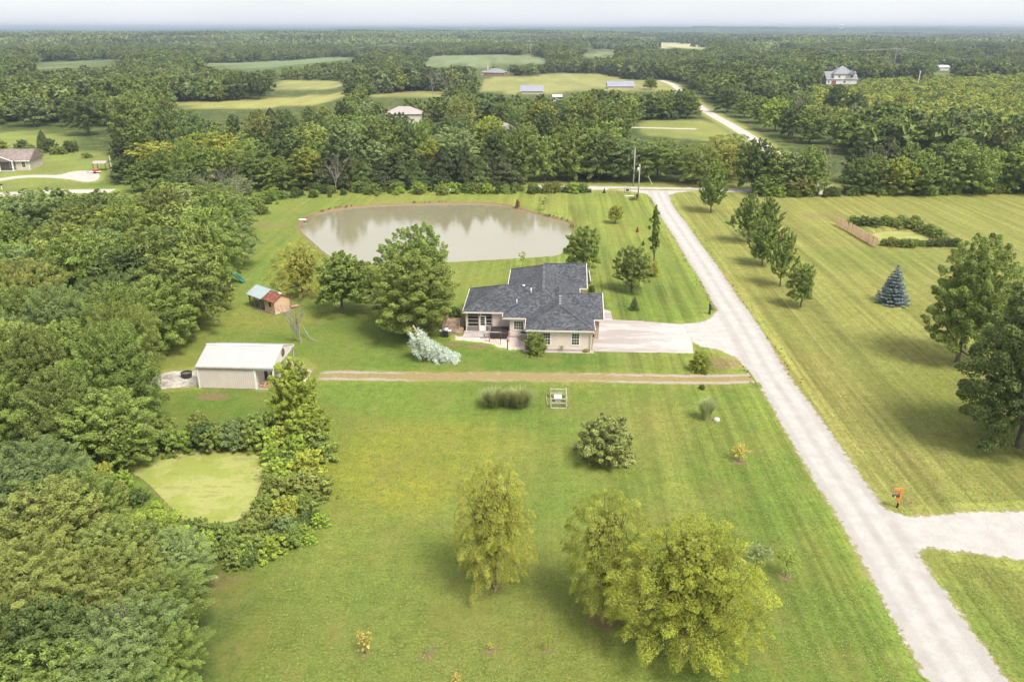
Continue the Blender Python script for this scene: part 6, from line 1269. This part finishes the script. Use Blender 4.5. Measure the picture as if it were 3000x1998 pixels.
q = Vector((o.x - 13 * math.cos(rz), o.y - 13 * math.sin(rz), 0)); block_house('neighbour_house', 'tan house with brown roof and gabled porch at the left edge', q, rz, 13, 9, 2.6, .5, M_TANW, M_BROOF, windows=((11.6, 1.5, .9, 1.4),), extra=nb_extra)
p = G(93, 495); ac2 = empty('air_conditioner', p, 0, 'dark air conditioner at the right corner of the neighbouring house', 'air conditioner'); MB().box(-.45, -.45, 0, .45, .45, .95).build('casing', M_DARK, ac2, bevel=.04); MB().tube([(0, 0, .951), (0, 0, .98)], .38, 12).build('fan_grille', M_BLACK, ac2)
p = G(272, 502); cpt = empty('carport', p, R_(3), 'small brown-roofed open shelter at the end of the neighbouring driveway', 'carport'); r = MB(); hip(r, 0, 0, 3.6, 3.0, 2.0, .35, 'x', True, True); r.build('roof', M_PINKR, cpt)
for x in (.15, 3.35):
    for y in (.15, 2.75): part('post', M_DARK, cpt, (x, y, 0, x + .12, y + .12, 2.0))
p = G(281, 508); tr = empty('utility_trailer', p, R_(5), 'red and white trailer under the brown-roofed shelter', 'trailer'); part('bed', M_WHITE, tr, (-1.4, -.6, .35, 1.2, .6, .5)); part('load', simple('red_paint', (.42, .10, .07), .5, .4), tr, (-.6, -.45, .5, .9, .45, 1.15)); 
for s_ in (-.65, .65): MB().tube([(0, s_ - .08, .3), (0, s_ + .08, .3)], .3, 12).build('wheel', M_BLACK, tr, True)
MB().bar((-1.4, 0, .4), (-2.3, 0, .35), .1).build('drawbar', M_DARK, tr)
p = G(6, 556); mb = empty('mailbox', p, 0, 'dark mailbox on a pale post at the left edge', 'mailbox'); part('post', M_WHITE, mb, (-.06, -.06, 0, .06, .06, 1.0)); MB().box(-.25, -.14, 1.0, .25, .14, 1.22).tube([(-.25, 0, 1.22), (.25, 0, 1.22)], .14, 10).build('box', M_DARK, mb)
# far houses
p = G(1420, 222); block_house('brick_house', 'brick house with grey hip roof before the far green field', p, R_(-12), 17, 11, 3.0, .5, simple('red_brick', (.30, .16, .12), .9, .1, .1, 1), M_GROOF, gable=False, extra=lambda e: (MB().box(1, 5, 3, 2, 6, 8.2).build('chimney', M_TANW, e), part('garage_wing', M_BRICK, e, (-4, 2, -.3, -.05, 9, 2.8)), hip((lambda mm: mm)(rm := MB()), -4.4, 1.6, 3, 9.4, 2.82, .5, 'x') and rm.build('wing_roof', M_GROOF, e)), windows=((4, 1.6, 1.4, 1.5), (9, 1.6, 1.4, 1.5), (13.5, 1.6, 1.4, 1.5)))
p = G(1190, 352); block_house('barn', 'tan barn with pinkish roof rising from the wood behind the pond', (p.x - 6, 331), R_(2), 13.6, 9, 3.9, .48, simple('cream_steel', (.62, .55, .50), .6, .3, .05, 1), M_PINKR, 'barn', False)
def roof_line(name, lab, u0, u1, vt, y, H, wall, roofm, D=8, wh=2.8, pitch=.35, gable=True):
    d = ray(u0, vt); x0 = d[0] * y / d[1]; d = ray(u1, vt); x1 = d[0] * y / d[1]; return block_house(name, lab, (x0, y), 0, x1 - x0, D, wh, pitch, wall, roofm, 'house', gable)
def y_for(v, h):
    d = ray(1500, v); return (h - CAMH) / d[2] * d[1]
roof_line('far_house', 'long slate-roofed house in the pasture, left of the far lane', 1782, 1858, 236, y_for(236, 4.4), 4.4, M_TANW, M_SROOF2, 10, 1.7, .5); roof_line('far_house', 'low slate-roofed house half hidden behind trees in the pasture', 1527, 1592, 249, y_for(249, 4.4), 4.4, M_TANW, M_SROOF2, 10, 1.7, .5); roof_line('far_shed', 'tiny white roof among the trees below the pasture', 1622, 1645, 277, y_for(277, 3.2), 3.2, M_WSIDE, M_WHITE, 4, 2.4)
p = G(1462, 392); block_house('hidden_house', 'pinkish house mostly hidden by trees behind the pond wood', (p.x - 2, 256), R_(20), 12, 9, 4.0, .6, simple('pink_siding', (.52, .43, .39), .7, .2, .05, 1), M_PINKR, 'house', True, 'y')
def wh_extra(e):
    m = MB(); hip(m, 4, -1, 18, 12, 6.6, .75, 'x'); hip(m, 13, -2.2, 18.5, 6, 6.61, .8, 'y', True, False); m.build('upper_roof', M_GROOF, e); part('upper_wall', M_WSIDE, e, (4.5, -.4, 3, 17.5, 11.5, 6.6)); window(e, 'front', (8, -.405, 5), 1.2, 1.4, 2, 2); window(e, 'front', (16, -.405, 5), 1.2, 1.4, 2, 2); part('garage_door', simple('red_door', (.25, .09, .08), .6, .3), e, (3.4, -.05, 0, 6.4, -.01, 2.3))
p = G(2420, 248); block_house('white_house', 'large white two-storey house with grey roofs in the right thicket', p, R_(-3), 20, 12, 3.4, .7, M_WSIDE, M_GROOF, 'house', True, 'x', windows=((1.5, 1.6, 1, 1.4), (12, 1.6, 1.2, 1.4)), extra=wh_extra)
roof_line('far_shed', 'white metal roof far off in the right woods', 2752, 2782, 195, y_for(195, 4.5), 4.5, M_WSIDE, M_WHITE); roof_line('far_shed', 'orange-red roof edge in the thicket left of the white house', 2234, 2256, 233, y_for(233, 3.5), 3.5, M_WSIDE, simple('orange_roof', (.55, .16, .08), .5, .3), 4)
roof_line('far_shed', 'small tan tower-like shed at the left far wood', 402, 412, 160, y_for(160, 10), 10, simple('tan_far', (.55, .38, .25), .8, .2), M_PINKR, 5, 9)
for k, (u0, u1, v, c) in enumerate(((1848,1866,124,'w'),(1868,1884,125,'t'),(1886,1906,124,'w'),(1728,1740,125,'w'),(1760,1778,126,'w'),(2262,2286,122,'t'),(548,560,112,'w'),(878,900,147,'w'),(930,945,150,'w'),(2032,2060,87,'w'),(2064,2092,88,'w'),(1480,1500,86,'w'),(1620,1634,92,'w'),(1085,1100,100,'w'),(700,716,98,'t'))):
    roof_line('far_building', ['', ''][0] + '%s building far off, %s from the left of the specks along the horizon' % ('white' if c == 'w' else 'tan', ORD[1 + sorted([548, 700, 878, 930, 1085, 1480, 1620, 1728, 1760, 1848, 1868, 1886, 2032, 2064, 2262]).index(u0)]), u0, u1, v, min(7000, y_for(v, 6)), 6, M_WSIDE if c == 'w' else M_TANW, M_WHITE if c == 'w' else M_PINKR, 12, 4.2)
# water tower
wy = 5200; d = ray(2463, 84); wx = d[0] * wy / d[1]; wt = empty('water_tower', (wx, wy, float(terrain(wx, wy))), 0, 'white water tower on the horizon at the right', 'water tower'); zt = 36 + (82 - 74) / F * wy - float(terrain(wx, wy)); r = 13
prof = [(r * .25, zt - 11), (r * .8, zt - 9), (r, zt - 5), (r * .8, zt - 1.5), (r * .2, zt)]; m = MB(); m.tube([(0, 0, z) for _, z in prof], [a for a, _ in prof], 16).build('tank', M_WHITE, wt, True)
for k in range(6): a = k * math.pi / 3; MB().tube([(r * .8 * math.cos(a), r * .8 * math.sin(a), -5), (r * .75 * math.cos(a), r * .75 * math.sin(a), zt - 7)], 1.2, 6).build('leg', M_WHITE, wt, True)
MB().tube([(0, 0, -5), (0, 0, zt - 8)], 2.2, 8).build('riser', M_WHITE, wt, True)
# wooden H-frame transmission towers and their lines
TOW = []
def pylon(u, vb, vt, lab):
    y = y_for(vb, 0); d = ray(u, vb); x = d[0] * y / d[1]; d2 = ray(u, vt); z0 = float(terrain(x, y)); H = CAMH + d2[2] * y / d2[1] - z0; e = empty('transmission_tower', (x, y, z0), R_(-25), lab, 'pylon', 'wooden transmission towers'); w_ = H * .17
    for s_ in (-1, 1): MB().tube([(s_ * w_, 0, 0), (s_ * w_, 0, H)], [.38, .26], 6).build('pole', M_POLE, e)
    MB().bar((-2.1 * w_, 0, H * .86), (2.1 * w_, 0, H * .86), .4).build('crossarm', M_POLE, e); MB().bar((-w_, 0, H * .45), (w_, 0, H * .8), .25).bar((w_, 0, H * .45), (-w_, 0, H * .8), .25).build('cross_brace', M_POLE, e); TOW.append((x, y, z0 + H * .84, lab))
pylon(1549, 166, 125, 'wooden transmission tower before the far tree line, centre'); pylon(2629, 196, 134, 'leaning-looking wooden transmission tower over the right woods'); pylon(602, 160, 130, 'faint wooden transmission tower at the far left'); pylon(1153, 160, 126, 'wooden transmission tower left of the centre one'); pylon(3300, 235, 165, 'transmission tower just outside the right edge')
order = [2, 3, 0, 1, 4]
for i, (p_, q_) in enumerate(zip(order, order[1:])):
    for s_ in (-1, 1): wire('transmission_line', (TOW[p_][0] + s_ * 5, TOW[p_][1], TOW[p_][2]), (TOW[q_][0] + s_ * 5, TOW[q_][1], TOW[q_][2]), 7, '%s transmission line in the %s span from the left' % ('left' if s_ < 0 else 'right', ORD[i + 1]), .09, 24)
p = G(2690, 246); e = empty('utility_pole', p, 0, 'pale pole standing in the right thicket', 'pole', 'utility poles'); MB().tube([(0, 0, 0), (0, 0, 9)], .25, 6).build('shaft', M_WHITE, e); MB().bar((-.9, 0, 8.4), (.9, 0, 8.4), .18).build('crossarm', M_POLE, e)
# ================================================================== HAZE
hb = MB().box(-14600, -300, -60, 14600, 16800, 57); t = NT('haze_air'); pv = t.n('VolumePrincipled'); pv.inputs['Density'].default_value = HAZE_D; pv.inputs['Color'].default_value = (.57, .67, .84, 1); pv.inputs['Anisotropy'].default_value = .2; t.l(pv.outputs[0], t.out.inputs['Volume'])
tag(hb.build('haze', t.m), kind='stuff')
